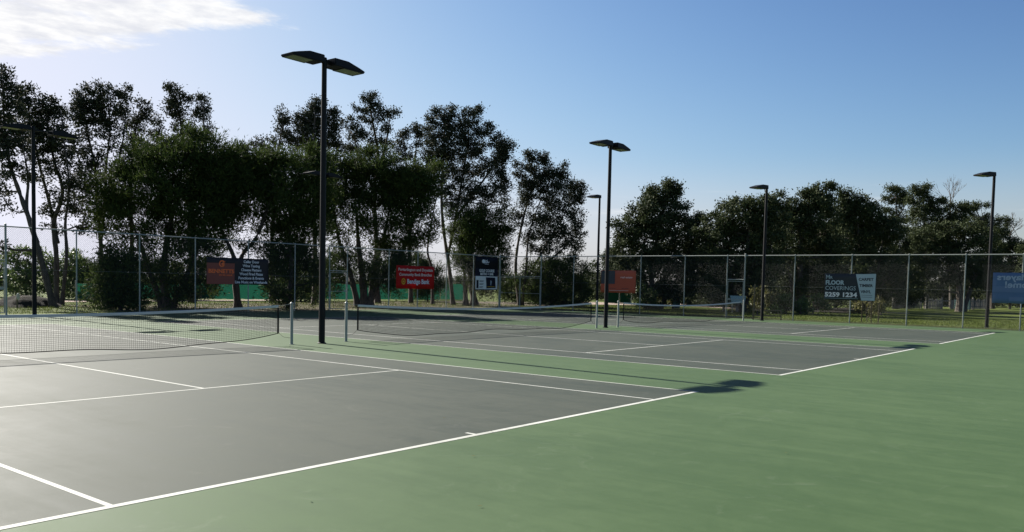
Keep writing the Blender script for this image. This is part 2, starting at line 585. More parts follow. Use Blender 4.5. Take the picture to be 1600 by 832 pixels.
def lamp_head(parent):
    if not head_cache:
        b = MB()
        prof = [(0.17, 0.0), (1.18, 0.0), (1.18, 0.045), (0.99, 0.10), (0.63, 0.195), (0.17, 0.195)]
        hw = [0.25, 0.25, 0.25, 0.25, 0.235, 0.235]
        n = len(prof)
        v = [(x, -w, z) for (x, z), w in zip(prof, hw)] + [(x, w, z) for (x, z), w in zip(prof, hw)]
        f = [tuple(range(n)), tuple(range(2 * n - 1, n - 1, -1))]
        for i in range(n):
            j = (i + 1) % n
            f.append((i, i + n, j + n, j))
        b.add(v, f)
        me = b.mesh('lamp_head')
        bm = bmesh.new(); bm.from_mesh(me)
        bmesh.ops.recalc_face_normals(bm, faces=bm.faces[:])
        bmesh.ops.bevel(bm, geom=bm.edges[:], offset=0.012, segments=2, affect='EDGES')
        bm.to_mesh(me); bm.free()
        head_cache['head'] = me
        head_cache['lens'] = MB().box(0.50, 1.12, -0.20, 0.20, -0.012, 0.004).mesh('lens')
        head_cache['frame'] = (MB().box(0.465, 0.497, -0.235, 0.235, -0.018, 0.003).box(1.123, 1.155, -0.235, 0.235, -0.018, 0.003)
                               .box(0.4975, 1.1225, 0.203, 0.235, -0.018, 0.003).box(0.4975, 1.1225, -0.235, -0.203, -0.018, 0.003)).mesh('lens_frame')
        head_cache['arm'] = MB().box(0.03, 0.19, -0.045, 0.045, 0.045, 0.135).mesh('arm')
    h = link('lamp_head', head_cache['head'], M['black_metal'], parent)
    link('lens', head_cache['lens'], M['lamp_glass'], h)
    link('lens_frame', head_cache['frame'], M['black_metal'], h)
    link('arm', head_cache['arm'], M['black_metal'], h)
    return h


def light_pole(loc, H, dirs, label, arm_ext=0.0):
    t = empty('light_pole', (loc[0], loc[1], 0.0))
    tag(t, label, 'light pole', 'black floodlight poles around the courts')
    MB().tube([(0, 0, 0.0), (0, 0, 0.6), (0, 0, H)], [0.083, 0.083, 0.066], 16).build('pole', M['black_metal'], t, True)
    MB().tube([(0, 0, H), (0, 0, H + 0.03)], [0.072, 0.06], 16).build('pole_cap', M['black_metal'], t, True)
    MB().tube([(0, 0, 0.0), (0, 0, 0.015), (0, 0, 0.03)], [0.115, 0.115, 0.09], 16).build('base_collar', M['black_metal'], t, True)
    MB().box(-0.045, 0.045, -0.088, -0.070, 0.7, 0.95).build('hatch', M['black_metal'], t)
    for k, a in enumerate(dirs):
        h = lamp_head(t)
        h.location = (0, 0, H - 0.16)
        h.rotation_euler = (0, 0, a)
        if arm_ext and k == 1:
            h.location = (arm_ext * math.cos(a), arm_ext * math.sin(a), H - 0.22)
            MB().box(0.0, arm_ext, -0.035, 0.035, -0.02 - 0.06 + 0.0, 0.05 - 0.06).build('outreach_arm', M['black_metal'], t).location = (0, 0, H - 0.06)
    return t


light_pole((1.759, 11.72), 7.45, (math.pi, 0.0), 'tall black double-headed light pole between the nearest and middle nets')
light_pole((16.27, 11.93), 7.38, (math.pi, 0.0), 'black double-headed light pole between the middle and far nets')
light_pole((30.98, 11.27), 7.15, (math.pi - 0.25,), 'black single-headed light pole beside the side fence gate')
light_pole((34.75, 1.23), 7.62, (math.pi - 0.5,), 'black single-headed light pole beside the blue banner')
light_pole((33.82, 23.55), 7.5, (math.pi,), 'thin black single-headed light pole rising behind the orange-red banner')
light_pole((1.95, 29.9), 7.5, (math.pi, 0.0), 'black double-headed light pole at the far end of the nearest court', 0.5)
light_pole((16.3, 29.75), 7.35, (math.pi, 0.0), 'black double-headed light pole hidden behind the tallest pole, against dark trees')


# ------------------------------------------------------------------ nets
def net_post(x, label, lean=0.0):
    t = empty('net_post', (x, 11.885, 0))
    tag(t, label, 'net post', 'galvanised net posts')
    MB().tube([(0, 0, -0.02), (0, 0, 1.05)], 0.038, 14).build('post', M['galv'], t, True)
    MB().tube([(0, 0, 1.05), (0, 0, 1.07), (0, 0, 1.095)], [0.046, 0.046, 0.02], 14).build('cap', M['galv'], t, True)
    MB().tube([(0, 0, 0.0), (0, 0, 0.012)], 0.062, 14).build('ground_sleeve', M['galv'], t)
    return t


def net(xa, xb, label, seed):
    """posts at xa, xb"""
    r = random.Random(seed)
    y = 11.885
    c = 0.5 * (xa + xb)
    hw = 0.5 * (xb - xa)
    na, nb = xa + 0.42, xb - 0.42
    t = empty('tennis_net', (c, y, 0))
    tag(t, label, 'tennis net', 'tennis nets across the three courts')
    ph = [r.uniform(0, 6) for _ in range(3)]

    def top(x):
        q = (x - c) / hw
        return 0.87 + 0.17 * q * q

    def bot(x):
        q = abs((x - c) / (hw - 0.42))
        return 0.11 + 0.20 * max(0, q) ** 6 + 0.035 * math.sin(x * 0.9 + ph[0]) * (1 - q ** 4) + 0.018 * math.sin(x * 2.3 + ph[1]) * (1 - q ** 4)
    n = 96
    xs = [na + (nb - na) * i / n for i in range(n + 1)]
    wob = lambda x, k: 0.010 * math.sin(x * 1.7 + k)
    b = MB()
    w = 0.0024
    nv = int((nb - na) / 0.046)
    for i in range(nv + 1):
        x = na + (nb - na) * i / nv
        z0, z1 = bot(x), top(x) - 0.05
        zs = [z0 + (z1 - z0) * k / 3 for k in range(4)]
        b.tube([(x - c + 0.004 * math.sin(7 * z + i), wob(x, ph[2]) * (1 - z), z) for z in zs], w, 4, False)
    rows = 18
    for j in range(1, rows):
        g = j / rows
        b.tube([(x - c, wob(x, ph[2]) * (1 - (bot(x) + g * (top(x) - 0.05 - bot(x)))), bot(x) + g * (top(x) - 0.05 - bot(x)) + 0.003 * math.sin(11 * x + j)) for x in xs], w, 4, False)
    o = b.build('net_mesh', M['net'], t)
    tag(o, kind='stuff')
    # tape
    b = MB()
    for i, x in enumerate(xs):
        z = top(x)
        b.v += [(x - c, -0.009, z - 0.058), (x - c, -0.011, z - 0.006), (x - c, 0, z + 0.002), (x - c, 0.011, z - 0.006), (x - c, 0.009, z - 0.058)]
    for i in range(n):
        for k in range(5):
            k2 = (k + 1) % 5
            b.f.append((i * 5 + k, (i + 1) * 5 + k, (i + 1) * 5 + k2, i * 5 + k2))
    b.f += [(0, 1, 2, 3, 4), tuple(n * 5 + q for q in (4, 3, 2, 1, 0))]
    b.build('top_tape', M['tape'], t, True)
    MB().tube([(x - c, wob(x, ph[2]), bot(x) - 0.006) for x in xs], 0.011, 6).build('bottom_cord', M['net'], t)
    for x, s in ((na, -1), (nb, 1)):
        xo = x - c
        MB().box(xo - 0.022, xo + 0.022, -0.009, 0.009, bot(x) - 0.012, top(x) - 0.061).build('side_band', M['net'], t)
        px = (xa if s < 0 else xb) - c
        cb = MB().tube([(xo, 0, top(x) - 0.012), (xo * 0.5 + px * 0.5, 0, 1.02), (px - s * 0.04, 0, 1.045)], 0.005, 6).build('headline_cable', M['galv'], t)
        MB().tube([(xo, 0.0, bot(x) + 0.01), (xo * 0.6 + px * 0.4, 0.0, 0.20), (px - s * 0.05, 0.0, 0.17)], 0.004, 5).build('tie_cord', M['net'], t)
    return t


P1 = [(O[i] - 0.914, O[i] + W + 0.914) for i in range(3)]
net(P1[0][0], P1[0][1], 'long sagging black net with white tape across the nearest court', 1)
net(P1[1][0], P1[1][1], 'black net with white tape across the middle court', 2)
net(P1[2][0], P1[2][1], 'black net with white tape across the court by the side fence', 3)
net_post(P1[0][0], 'net post at the near side of the nearest court')
net_post(P1[0][1], 'steel net post left of the tallest light pole')
net_post(P1[1][0], 'steel net post right of the tallest light pole')
net_post(P1[1][1], 'net post left of the second double-headed light pole')
net_post(P1[2][0], 'net post right of the second double-headed light pole')
net_post(P1[2][1], 'net post beside the gate in the side fence')


# ------------------------------------------------------------------ chain-link fences
panel_cache = {}


def chain_panel(w, z0, z1):
    key = (round(w, 3), round(z0, 2), round(z1, 2))
    if key in panel_cache:
        return panel_cache[key]
    b = MB()
    h = z1 - z0
    sp = 0.085
    rad = 0.0027

    def seg(x0, za, x1, zb, yo):
        d = math.hypot(x1 - x0, zb - za)
        if d < 0.01:
            return
        nx, nz_ = -(zb - za) / d * rad, (x1 - x0) / d * rad
        b.add([(x0 + nx, yo, za + nz_), (x1 + nx, yo, zb + nz_), (x1 - nx, yo, zb - nz_), (x0 - nx, yo, za - nz_),
               (x0, yo + rad * 1.6, za), (x1, yo + rad * 1.6, zb)],
              [(0, 3, 2, 1), (0, 1, 5, 4), (3, 4, 5, 2)])
    for s in (1, -1):
        k = -h
        while k < w:
            # line x = k + t, z = z0 + t   (t in 0..h), clipped to 0..w
            t0 = max(0.0, -k)
            t1 = min(h, w - k)
            if t1 > t0:
                m = max(1, int((t1 - t0) / 0.6))
                for q in range(m):
                    a = t0 + (t1 - t0) * q / m
                    e = t0 + (t1 - t0) * (q + 1) / m
                    xa, xb = k + a, k + e
                    if s < 0:
                        xa, xb = w - xa, w - xb
                    seg(xa, z0 + a, xb, z0 + e, 0.003 * s)
            k += sp
    panel_cache[key] = b.mesh('chain_mesh')
    return panel_cache[key]


def put(o, loc, rz=0.0):
    o.location = loc
    o.rotation_euler = (0, 0, rz)
    return o


def fence(name_label, origin, direction, stations, H, gates, extra):
    """stations: distances along direction from origin. gates: dict index->kind (bay i between stations i and i+1)"""
    ang = math.atan2(direction[1], direction[0])
    t = empty('chain_link_fence', (origin[0], origin[1], 0), ang)
    tag(t, name_label, 'fence', 'chain-link fences enclosing the courts')
    ph = {}
    for i, s in enumerate(stations):
        r = 0.040 if i in extra else 0.029
        hh = H + (0.06 if i in extra else 0.0)
        if (r, hh) not in ph:
            ph[(r, hh)] = MB().tube([(0, 0, -0.05), (0, 0, hh)], r, 10).mesh('fence_post', True)
        put(link('fence_post', ph[(r, hh)], M['galv'], t), (s, 0, 0))
        put(link('post_cap', capmesh(r), M['galv'], t), (s, 0, hh))
    for i in range(len(stations) - 1):
        a, b = stations[i], stations[i + 1]
        w = b - a
        MB().tube([(a + 0.03, -0.0, H - 0.03), (b - 0.03, 0, H - 0.03)], 0.026, 8).build('top_rail', M['galv'], t, True)
        zg = 0.04
        if i in gates:
            gz = 2.16
            MB().tube([(a + 0.04, 0, gz + 0.05), (b - 0.04, 0, gz + 0.05)], 0.024, 8).build('gate_lintel', M['galv'], t, True)
            n = gates[i]
            ww = (w - 0.10) / n
            for q in range(n):
                gx = a + 0.05 + q * ww
                x0, x1 = 0.02, ww - 0.02
                go = MB().tube([(x0, 0, 0.06), (x0, 0, gz - 0.03)], 0.021, 8).build('gate', M['galv'], t, True)
                put(go, (gx, 0, 0))
                MB().tube([(x1, 0, 0.06), (x1, 0, gz - 0.03)], 0.021, 8).build('gate_stile', M['galv'], go, True)
                for zz_ in (0.085, 1.06, gz - 0.05):
                    MB().tube([(x0 + 0.021, 0, zz_), (x1 - 0.021, 0, zz_)], 0.016, 8).build('gate_rail', M['galv'], go, True)
                cm = link('chain_mesh', chain_panel(ww - 0.08, 0.10, gz - 0.07), M['wire'], go)
                cm.location = (0.04, 0, 0)
                tag(cm, kind='stuff')
                MB().box(x1 - 0.16, x1 - 0.03, -0.03, -0.012, 1.02, 1.14).build('latch', M['galv'], go)
            zg = gz + 0.08
        else:
            MB().tube([(a + 0.03, 0.012, 1.85), (b - 0.03, 0.012, 1.85)], 0.0028, 5).build('tension_wire', M['galv'], t)
            MB().tube([(a + 0.03, 0.012, 0.09), (b - 0.03, 0.012, 0.09)], 0.0028, 5).build('tension_wire', M['galv'], t)
        cm = link('chain_mesh', chain_panel(w - 0.06, zg, H - 0.06), M['wire'], t)
        cm.location = (a + 0.03, 0.02, 0)
        tag(cm, kind='stuff')
    return t


_caps = {}


def capmesh(r):
    if r not in _caps:
        _caps[r] = MB().tube([(0, 0, 0.0), (0, 0, 0.012), (0, 0, 0.03)], [r * 1.12, r * 1.12, r * 0.35], 10).mesh('post_cap', True)
    return _caps[r]


FH = 3.60
ys = [-6.1, -3.25, -0.41, 1.99, 4.55, 7.32, 10.32, 13.17, 14.24, 16.91, 19.89, 22.4, 24.88, 27.53, 31.1]
fence('tall chain-link fence with galvanised posts along the side of the third court', (FX, ys[0]), (0, 1), [y - ys[0] for y in ys], FH, {7: 1, 13: 2}, (7, 13, 14))
xs_ = [-9.8, -7.0, -4.2, -0.6, 1.36, 4.14, 6.94, 9.71, 12.66, 15.55, 17.89, 19.18, 22.41, 24.86, 27.5, 30.16, 32.92]
fence('tall chain-link fence in front of the trees at the far end of the courts', (xs_[0], FY), (1, 0), [x - xs_[0] for x in xs_], FH, {3: 1, 10: 1}, (4,))

# ------------------------------------------------------------------ banners
def text_mesh(body, size, bold=0.0, align='LEFT', shear=0.0, wscale=1.0, mirror=False):
    cu = bpy.data.curves.new('txt', 'FONT')
    cu.body = body
    cu.size = size
    cu.align_x = align
    cu.offset = bold
    cu.shear = shear
    cu.extrude = 0.0008
    cu.resolution_u = 3
    ob = bpy.data.objects.new('txt', cu)
    COL.objects.link(ob)
    dg = bpy.context.evaluated_depsgraph_get()
    dg.update()
    me = bpy.data.meshes.new_from_object(ob.evaluated_get(dg))
    bpy.data.objects.remove(ob)
    bpy.data.curves.remove(cu)
    for v in me.vertices:
        x, y, z = v.co
        v.co = ((-x if mirror else x) * wscale, -z, y)
    me.materials.clear()
    return me


class Banner:
    """local x along the banner (reader's left to right), z up, reader side is -y"""

    def __init__(s, loc, rz, label, w, h, mat):
        s.t = empty('sponsor_banner', loc, rz)
        tag(s.t, label, 'banner', 'advertising banners on the fence')
        s.w, s.h = w, h
        # slightly rippled sheet
        b = MB()
        nx, nz_ = 16, 6
        for i in range(nx + 1):
            for j in range(nz_ + 1):
                x = w * i / nx
                z = h * j / nz_
                b.v.append((x, 0.006 + 0.004 * math.sin(x * 4 + j), z + 0.008 * math.sin(i * 1.9) * (1 if j in (0, nz_) else 0)))
        for i in range(nx):
            for j in range(nz_):
                a = i * (nz_ + 1) + j
                b.f.append((a, a + nz_ + 1, a + nz_ + 2, a + 1))
        o = b.build('sheet', mat, s.t, True)
        md = o.modifiers.new('thick', 'SOLIDIFY')
        md.thickness = 0.004
        for x in (0.04, w / 2, w - 0.04):
            for z in (0.04, h - 0.04):
                MB().tube([(x, -0.005, z), (x, -0.001, z)], 0.014, 8).build('eyelet', M['galv'], s.t)

    def text(s, body, x, z, size, mat, bold=0.0, align='LEFT', wscale=1.0, mirror=False, fit=None, shear=0.0):
        me = text_mesh(body, size, bold, align, shear, wscale, mirror)
        if fit:
            xs2 = [v.co.x for v in me.vertices]
            k = fit / (max(xs2) - min(xs2))
            for v in me.vertices:
                v.co.x *= k
        o = link('lettering', me, M[mat], s.t)
        o.location = (x, -0.010, z)
        return o

    def panel(s, pts, mat, dy=0.006, name='printed_panel'):
        b = MB()
        n = len(pts)
        b.add([(x, -dy, z) for x, z in pts] + [(x, -dy + 0.0015, z) for x, z in pts],
              [tuple(range(n))] + [(i, (i + 1) % n, (i + 1) % n + n, i + n) for i in range(n)])
        return b.build(name, M[mat], s.t)

    def ring(s, cx_, cz, r0, r1, mat, a0=0.0, a1=360.0, dy=0.010, sx=1.0):
        b = MB()
        n = 28
        for i in range(n + 1):
            a = math.radians(a0 + (a1 - a0) * i / n)
            for r in (r0, r1):
                b.v.append((cx_ + sx * r * math.cos(a), -dy, cz + r * math.sin(a)))
        for i in range(n):
            b.f.append((2 * i, 2 * i + 1, 2 * i + 3, 2 * i + 2))
        return b.build('emblem', M[mat], s.t)


# winery banner (far fence)
bn = Banner((10.28, FY - 0.05, 1.36), 0, 'dark banner with rusty red left half and white list, left on the far fence', 3.55, 1.33, M['s_dark'])
bn.panel([(0.01, 0.01), (1.55, 0.01), (1.55, 1.05), (0.01, 1.05)], 's_rust')
bn.ring(0.84, 1.02, 0.11, 0.17, 's_orange_ink', 30, 330)
bn.ring(0.90, 1.00, 0.0, 0.085, 's_orange_ink')
bn.ring(0.98, 1.12, 0.0, 0.035, 's_orange_ink')
bn.text('BENNETTS', 0.80, 0.56, 0.27, 's_orange_ink', 0.012, 'CENTER', fit=1.42)
bn.text('ON BELLARINE', 1.05, 0.42, 0.11, 's_orange_ink', 0.002, 'CENTER', fit=0.75)
for i, q in enumerate(('Cellar Door', 'Wine Tasting', 'Cheese Platters', 'Wood Fired Pizzas', 'Functions & Events', 'Live Music on Weekends')):
    bn.text(q, 2.52, 1.10 - 0.207 * i, 0.185, 's_white', 0.006, 'CENTER', fit=(0.92, 1.02, 1.2, 1.38, 1.5, 1.9)[i])

# bank banner
bn = Banner((22.98, FY - 0.05, 1.25), 0, 'bright red banner with white bank lettering on the far fence', 3.32, 1.42, M['s_red'])
bn.text('Portarlington and Drysdale', 1.66, 1.10, 0.24, 's_cream', 0.004, 'CENTER', fit=3.0)
bn.text('Community Bank Branches', 1.66, 0.80, 0.24, 's_cream', 0.005, 'CENTER', fit=2.85)
bn.text('Bendigo Bank', 1.88, 0.32, 0.40, 's_white', 0.012, 'CENTER', fit=1.95)
bn.ring(0.60, 0.45, 0.13, 0.19, 's_gold', sx=0.85)
bn.ring(0.60, 0.44, 0.0, 0.06, 's_gold')

# golf club poster
bn = Banner((30.28, FY - 0.05, 1.24), 0, 'tall dark poster with white lower panel next to the fence corner', 2.42, 2.26, M['s_black'])
bn.ring(0.84, 1.94, 0.0, 0.13, 's_white', sx=1.2)
bn.ring(1.12, 1.92, 0.05, 0.11, 's_white')
bn.ring(1.36, 1.92, 0.04, 0.09, 's_white', 150, 390)
bn.panel([(0.98, 2.06), (1.03, 2.06), (1.00, 1.78), (0.95, 1.78)], 's_white', 0.009, 'emblem')
bn.panel([(1.22, 2.08), (1.26, 2.08), (1.26, 1.82), (1.22, 1.82)], 's_white', 0.009, 'emblem')
bn.panel([(0.98, 1.745), (1.42, 1.745), (1.42, 1.765), (0.98, 1.765)], 's_white', 0.009, 'emblem')
bn.text('GOLF COURSE', 1.22, 1.22, 0.26, 's_white', 0.010, 'CENTER', fit=1.6)
bn.text('BISTRO + BAR', 1.22, 1.01, 0.22, 's_white', 0.008, 'CENTER', fit=1.4)
bn.panel([(0.02, 0.02), (2.40, 0.02), (2.40, 1.45), (0.02, 1.45)], 's_navy', 0.003)
bn.panel([(0.04, 0.04), (2.38, 0.04), (2.38, 0.93), (0.04, 0.93)], 's_white', 0.006)
bn.panel([(1.20, 0.10), (2.20, 0.14), (2.12, 0.86), (1.12, 0.86)], 's_navy', 0.009)
bn.panel([(0.14, 0.10), (0.36, 0.10), (0.36, 0.66), (0.14, 0.66)], 's_navy', 0.009)
bn.panel([(1.60, 0.34), (1.70, 0.30), (1.76, 0.60), (1.62, 0.66)], 's_ltblue', 0.0115, 'golfer_figure')
bn.panel([(1.30, 0.20), (2.06, 0.22), (2.06, 0.245), (1.30, 0.225)], 's_gold', 0.0115)
for i in range(3):
    for j in range(2):
        z = 0.60 - 0.20 * i - 0.055 * j
        bn.panel([(0.46, z), (0.95 - 0.08 * j - 0.05 * i, z), (0.95 - 0.08 * j - 0.05 * i, z + 0.028), (0.46, z + 0.028)], 's_dark', 0.009)

# side-fence banners: rz = -90 deg so that +x runs towards -Y and the reader side is -X
def side_banner(y0, z0, label, w, h, mat):
    return Banner((FX - 0.05, y0, z0), -math.pi / 2, label, w, h, mat)


bn = side_banner(22.75, 1.27, 'orange-red banner with a grey square, partly behind the second double-headed light pole', 2.55, 1.40, M['s_orange'])
bn.panel([(0.02, 0.55), (1.05, 0.55), (1.05, 1.38), (0.02, 1.38)], 's_slate')
bn.text('real estate', 1.45, 0.92, 0.17, 's_cream', 0.002, fit=0.85)
for x0, x1 in ((0.62, 0.80), (0.84, 1.15), (1.55, 1.72), (1.76, 2.05)):
    bn.panel([(x0, 0.25), (x1, 0.25), (x1, 0.30), (x0, 0.30)], 's_rust')
bn.panel([(0.65, 0.13), (2.05, 0.13), (2.05, 0.15), (0.65, 0.15)], 's_cream')

bn = side_banner(8.68, 1.20, 'dark grey and pale banner advertising floor coverings on the side fence', 2.62, 1.40, M['s_grey'])
bn.panel([(1.60, 1.37), (2.60, 1.40), (2.58, 0.01), (1.92, 0.01)], 's_pale')
bn.text('M', 0.06, 1.12, 0.30, 's_pale', 0.002, fit=0.19)
bn.text('R', 0.29, 1.12, 0.20, 's_pale', 0.002, fit=0.12)
bn.text('FLOOR', 0.06, 0.82, 0.31, 's_pale', 0.014, fit=0.97)
bn.text('COVERINGS', 0.05, 0.53, 0.30, 's_pale', 0.0, fit=1.56)
bn.text('5259 1234', 0.04, 0.18, 0.32, 's_white', 0.013, fit=1.66)
bn.panel([(0.03, 0.085), (1.75, 0.085), (1.75, 0.105), (0.03, 0.105)], 's_grime')
for i, (q, x, fw) in enumerate((('CARPET', 1.75, 0.74), ('TIMBER', 1.80, 0.68), ('VINYL', 1.88, 0.52))):
    bn.text(q, x, 1.04 - 0.32 * i, 0.20, 's_grey', 0.007, fit=fw)
for z in (0.28, 0.18):
    bn.panel([(1.92, z), (2.46, z), (2.46, z + 0.02), (1.92, z + 0.02)], 's_slate', 0.009)

bn = side_banner(0.80, 1.27, 'blue banner seen from behind with mirrored white lettering at the right edge', 3.2, 1.44, M['s_blue'])
bn.panel([(0.04, 0.52), (3.16, 0.52), (3.16, 0.80), (0.04, 0.80)], 's_blue2')
bn.text('New Players', 2.55, 1.10, 0.40, 's_ltblue', 0.012, mirror=True, fit=2.35)
bn.text('Welcome!', 2.45, 0.74, 0.42, 's_ltblue', 0.012, mirror=True, fit=1.95)
bn.panel([(0.72, 0.10), (1.30, 0.10), (1.30, 0.30), (0.72, 0.30)], 's_blue2')

# ------------------------------------------------------------------ trees
R0 = np.array([_r0[0], _r0[1], 0.0])
F0 = np.array([math.sin(YAW), math.cos(YAW), 0.0])
UP = np.array([0, 0, 1.0])


def leaves_mesh(name, pos, dirs, nors, ln, wd):
    n = len(pos)
    side = np.cross(dirs, nors)
    side /= np.linalg.norm(side, axis=1)[:, None] + 1e-9
    v = np.empty((n, 4, 3))
    v[:, 0] = pos - dirs * ln[:, None] * 0.5
    v[:, 1] = pos + side * wd[:, None] * 0.5 - dirs * ln[:, None] * 0.05
    v[:, 2] = pos + dirs * ln[:, None] * 0.5
    v[:, 3] = pos - side * wd[:, None] * 0.5 - dirs * ln[:, None] * 0.05
    me = bpy.data.meshes.new(name)
    me.vertices.add(4 * n)
    me.vertices.foreach_set('co', v.astype(np.float32).ravel())
    me.loops.add(4 * n)
    me.loops.foreach_set('vertex_index', np.arange(4 * n, dtype=np.int32))
    me.polygons.add(n)
    me.polygons.foreach_set('loop_start', np.arange(0, 4 * n, 4, dtype=np.int32))
    me.update()
    me.validate()
    return me


KIND = {  # leaf length, width, clump radius, leaves per clump, LAI, flattening, orientation bias
    'mel': dict(l=0.27, w=0.052, rc=0.44, per=92, lai=4.5, up=0.55, mat='leaf_mel'),
    'tall': dict(l=0.165, w=0.08, rc=0.28, per=46, lai=2.9, up=0.2, mat='leaf_tall'),
    'right': dict(l=0.19, w=0.10, rc=0.38, per=72, lai=4.3, up=0.2, mat='leaf_right'),
    'shrub': dict(l=0.20, w=0.09, rc=0.26, per=36, lai=3.2, up=0.3, mat='leaf_shrub'),
    'dry': dict(l=0.20, w=0.085, rc=0.24, per=30, lai=2.6, up=0.3, mat='leaf_dry'),
    'sapling': dict(l=0.13, w=0.06, rc=0.15, per=20, lai=1.8, up=0.3, mat='leaf_dry'),
}
LEAFTOTAL = [0]


def tree(label, D, kind, stems, blobs, r0=0.2, name='tree', cat='tree', group='trees beyond the fences', bark='bark', lai=1.0, twig=0.012):
    K = KIND[kind]
    s = FPX / D
    base = gpt(stems[0][0][0], D)
    base[2] = -0.03
    t = empty(name, tuple(base))
    tag(t, label, cat, group)
    # stems
    tr = MB()
    skel = []           # (point, radius)
    for si, st in enumerate(stems):
        pts_ = []
        dj = 0.0
        for i, q in enumerate(st):
            x, y = q[0], q[1]
            dd = q[2] if len(q) > 2 else (0.0 if i == 0 else rng.normal(0, 0.25))
            dj += dd
            p_ = pt(x, y, D + dj)
            if i == 0 and y > 460:
                p_ = gpt(x, D + dj); p_[2] = -0.08
            pts_.append(p_ - base)
        # subdivide with Catmull-Rom
        P = [2 * pts_[0] - pts_[1]] + pts_ + [2 * pts_[-1] - pts_[-2]]
        fine = []
        for i in range(1, len(P) - 2):
            for k in range(5):
                u_ = k / 5
                a, b, c_, d_ = P[i - 1], P[i], P[i + 1], P[i + 2]
                fine.append(0.5 * ((2 * b) + (-a + c_) * u_ + (2 * a - 5 * b + 4 * c_ - d_) * u_ ** 2 + (-a + 3 * b - 3 * c_ + d_) * u_ ** 3))
        fine.append(P[-2])
        rr0 = r0 * (1.0 if si == 0 else 0.72)
        n = len(fine)
        radii = []
        for i in range(n):
            g = i / (n - 1)
            r_ = rr0 * (1 - 0.80 * g) * (1 + 0.10 * math.sin(i * 2.1 + si))
            if i == 0 and st[0][1] > 460:
                r_ *= 1.45
            radii.append(max(r_, 0.02))
            skel.append((fine[i], radii[-1]))
        tr.tube(fine, radii, 8)
    sk = np.array([q[0] for q in skel])
    skr = np.array([q[1] for q in skel])
    br = MB()
    P_, D_, N_, L_, W_ = [], [], [], [], []
    if kind in ('right', 'tall', 'mel'):
        # uneven outline: sprigs standing out of the crown
        ymid = sum(q[1] for q in blobs) / len(blobs)
        extra = []
        for q in blobs:
            if q[1] > ymid:
                continue
            for _ in range(2):
                an = rng.uniform(0.15, math.pi - 0.15)
                k_ = rng.uniform(0.95, 1.22)
                rs = rng.uniform(0.16, 0.32) * s
                extra.append((q[0] + q[2] * k_ * math.cos(an), q[1] - q[3] * k_ * math.sin(an), rs, rs * rng.uniform(0.8, 1.5), 0.85))
        blobs = list(blobs) + extra
    for bl in blobs:
        x, y, rx, ry = bl[:4]
        dens = bl[4] if len(bl) > 4 else 1.0
        dd = bl[5] if len(bl) > 5 else rng.uniform(-0.5, 0.5) * rx / s
        c = pt(x, y, D + dd) - base
        if kind == 'right':
            rx, ry = rx * 1.12, ry * 1.12
        RX, RY = rx / s, ry / s
        # limb
        below = sk[:, 2] < c[2] + 0.2
        dist = np.linalg.norm(sk - c, axis=1) + np.where(below, 0, 50) + 0.25 * np.abs(sk[:, 2] - (c[2] - 1.0))
        k = int(np.argmin(dist))
        a = sk[k]
        ra = min(max(0.03, skr[k] * 0.6), 0.11)
        mid = (a + c) / 2 + np.array([rng.normal(0, .12), rng.normal(0, .12), -0.12 + rng.normal(0, .08)])
        br.tube([a, mid, c], [ra, ra * 0.7, ra * 0.4], 6, False)
        area = math.pi * RX * RY
        nl = int(area * K['lai'] * lai * dens / (0.5 * K['l'] * K['w']))
        nc = max(4, int(nl / K['per']))
        # clump centres, biased outwards
        v = rng.normal(size=(nc, 3))
        v /= np.linalg.norm(v, axis=1)[:, None]
        rad = rng.uniform(0.05, 1, nc) ** 0.45
        loc = v * rad[:, None] * np.array([RX, RX * 0.95, RY])
        cc = c + loc[:, :1] * R0 + loc[:, 1:2] * F0 + loc[:, 2:] * UP
        scl = rng.uniform(0.65, 1.35, nc)
        for i in range(nc):
            q = c + (cc[i] - c) * 0.12
            m2 = (q + cc[i]) / 2 + np.array([0, 0, -0.06])
            br.tube([q, m2, cc[i]], [twig * 1.5, twig, twig * 0.5], 3, False)
        cnt = np.maximum(6, (K['per'] * scl ** 1.6).astype(int))
        idx = np.repeat(np.arange(nc), cnt)
        n = len(idx)
        off = rng.normal(size=(n, 3)) * (K['rc'] * scl[idx])[:, None] * np.array([0.62, 0.62, 0.46])
        pos = cc[idx] + off
        out = off / (np.linalg.norm(off, axis=1)[:, None] + 1e-6)
        d = out * 0.8 + rng.normal(size=(n, 3)) * 0.6 + np.array([0, 0, K['up']])
        d /= np.linalg.norm(d, axis=1)[:, None]
        bo_ = (cc[idx] - c) / np.array([RX, RX, RY])
        nn = rng.normal(size=(n, 3)) * 0.42 + np.array([0, 0, 0.35]) + out * 0.55 + bo_ * 0.6
        nn -= d * np.sum(nn * d, axis=1)[:, None]
        nn /= np.linalg.norm(nn, axis=1)[:, None] + 1e-9
        P_.append(pos); D_.append(d); N_.append(nn)
        L_.append(K['l'] * rng.uniform(0.7, 1.3, n)); W_.append(K['w'] * rng.uniform(0.7, 1.3, n))
    pos = np.concatenate(P_)
    keep = pos[:, 2] > 0.08
    pos = pos[keep]
    LEAFTOTAL[0] += len(pos)
    me = leaves_mesh('crown', pos, np.concatenate(D_)[keep], np.concatenate(N_)[keep], np.concatenate(L_)[keep], np.concatenate(W_)[keep])
    cr = link('crown', me, M[K['mat']], t)
    tag(cr, kind='stuff')
    tr.build('trunk', M[bark], t, True)
    bo = br.build('branches', M[bark], t)
    tag(bo, kind='stuff')
    return t


GL = 'trees beyond the far fence'
GR = 'trees beyond the side fence'
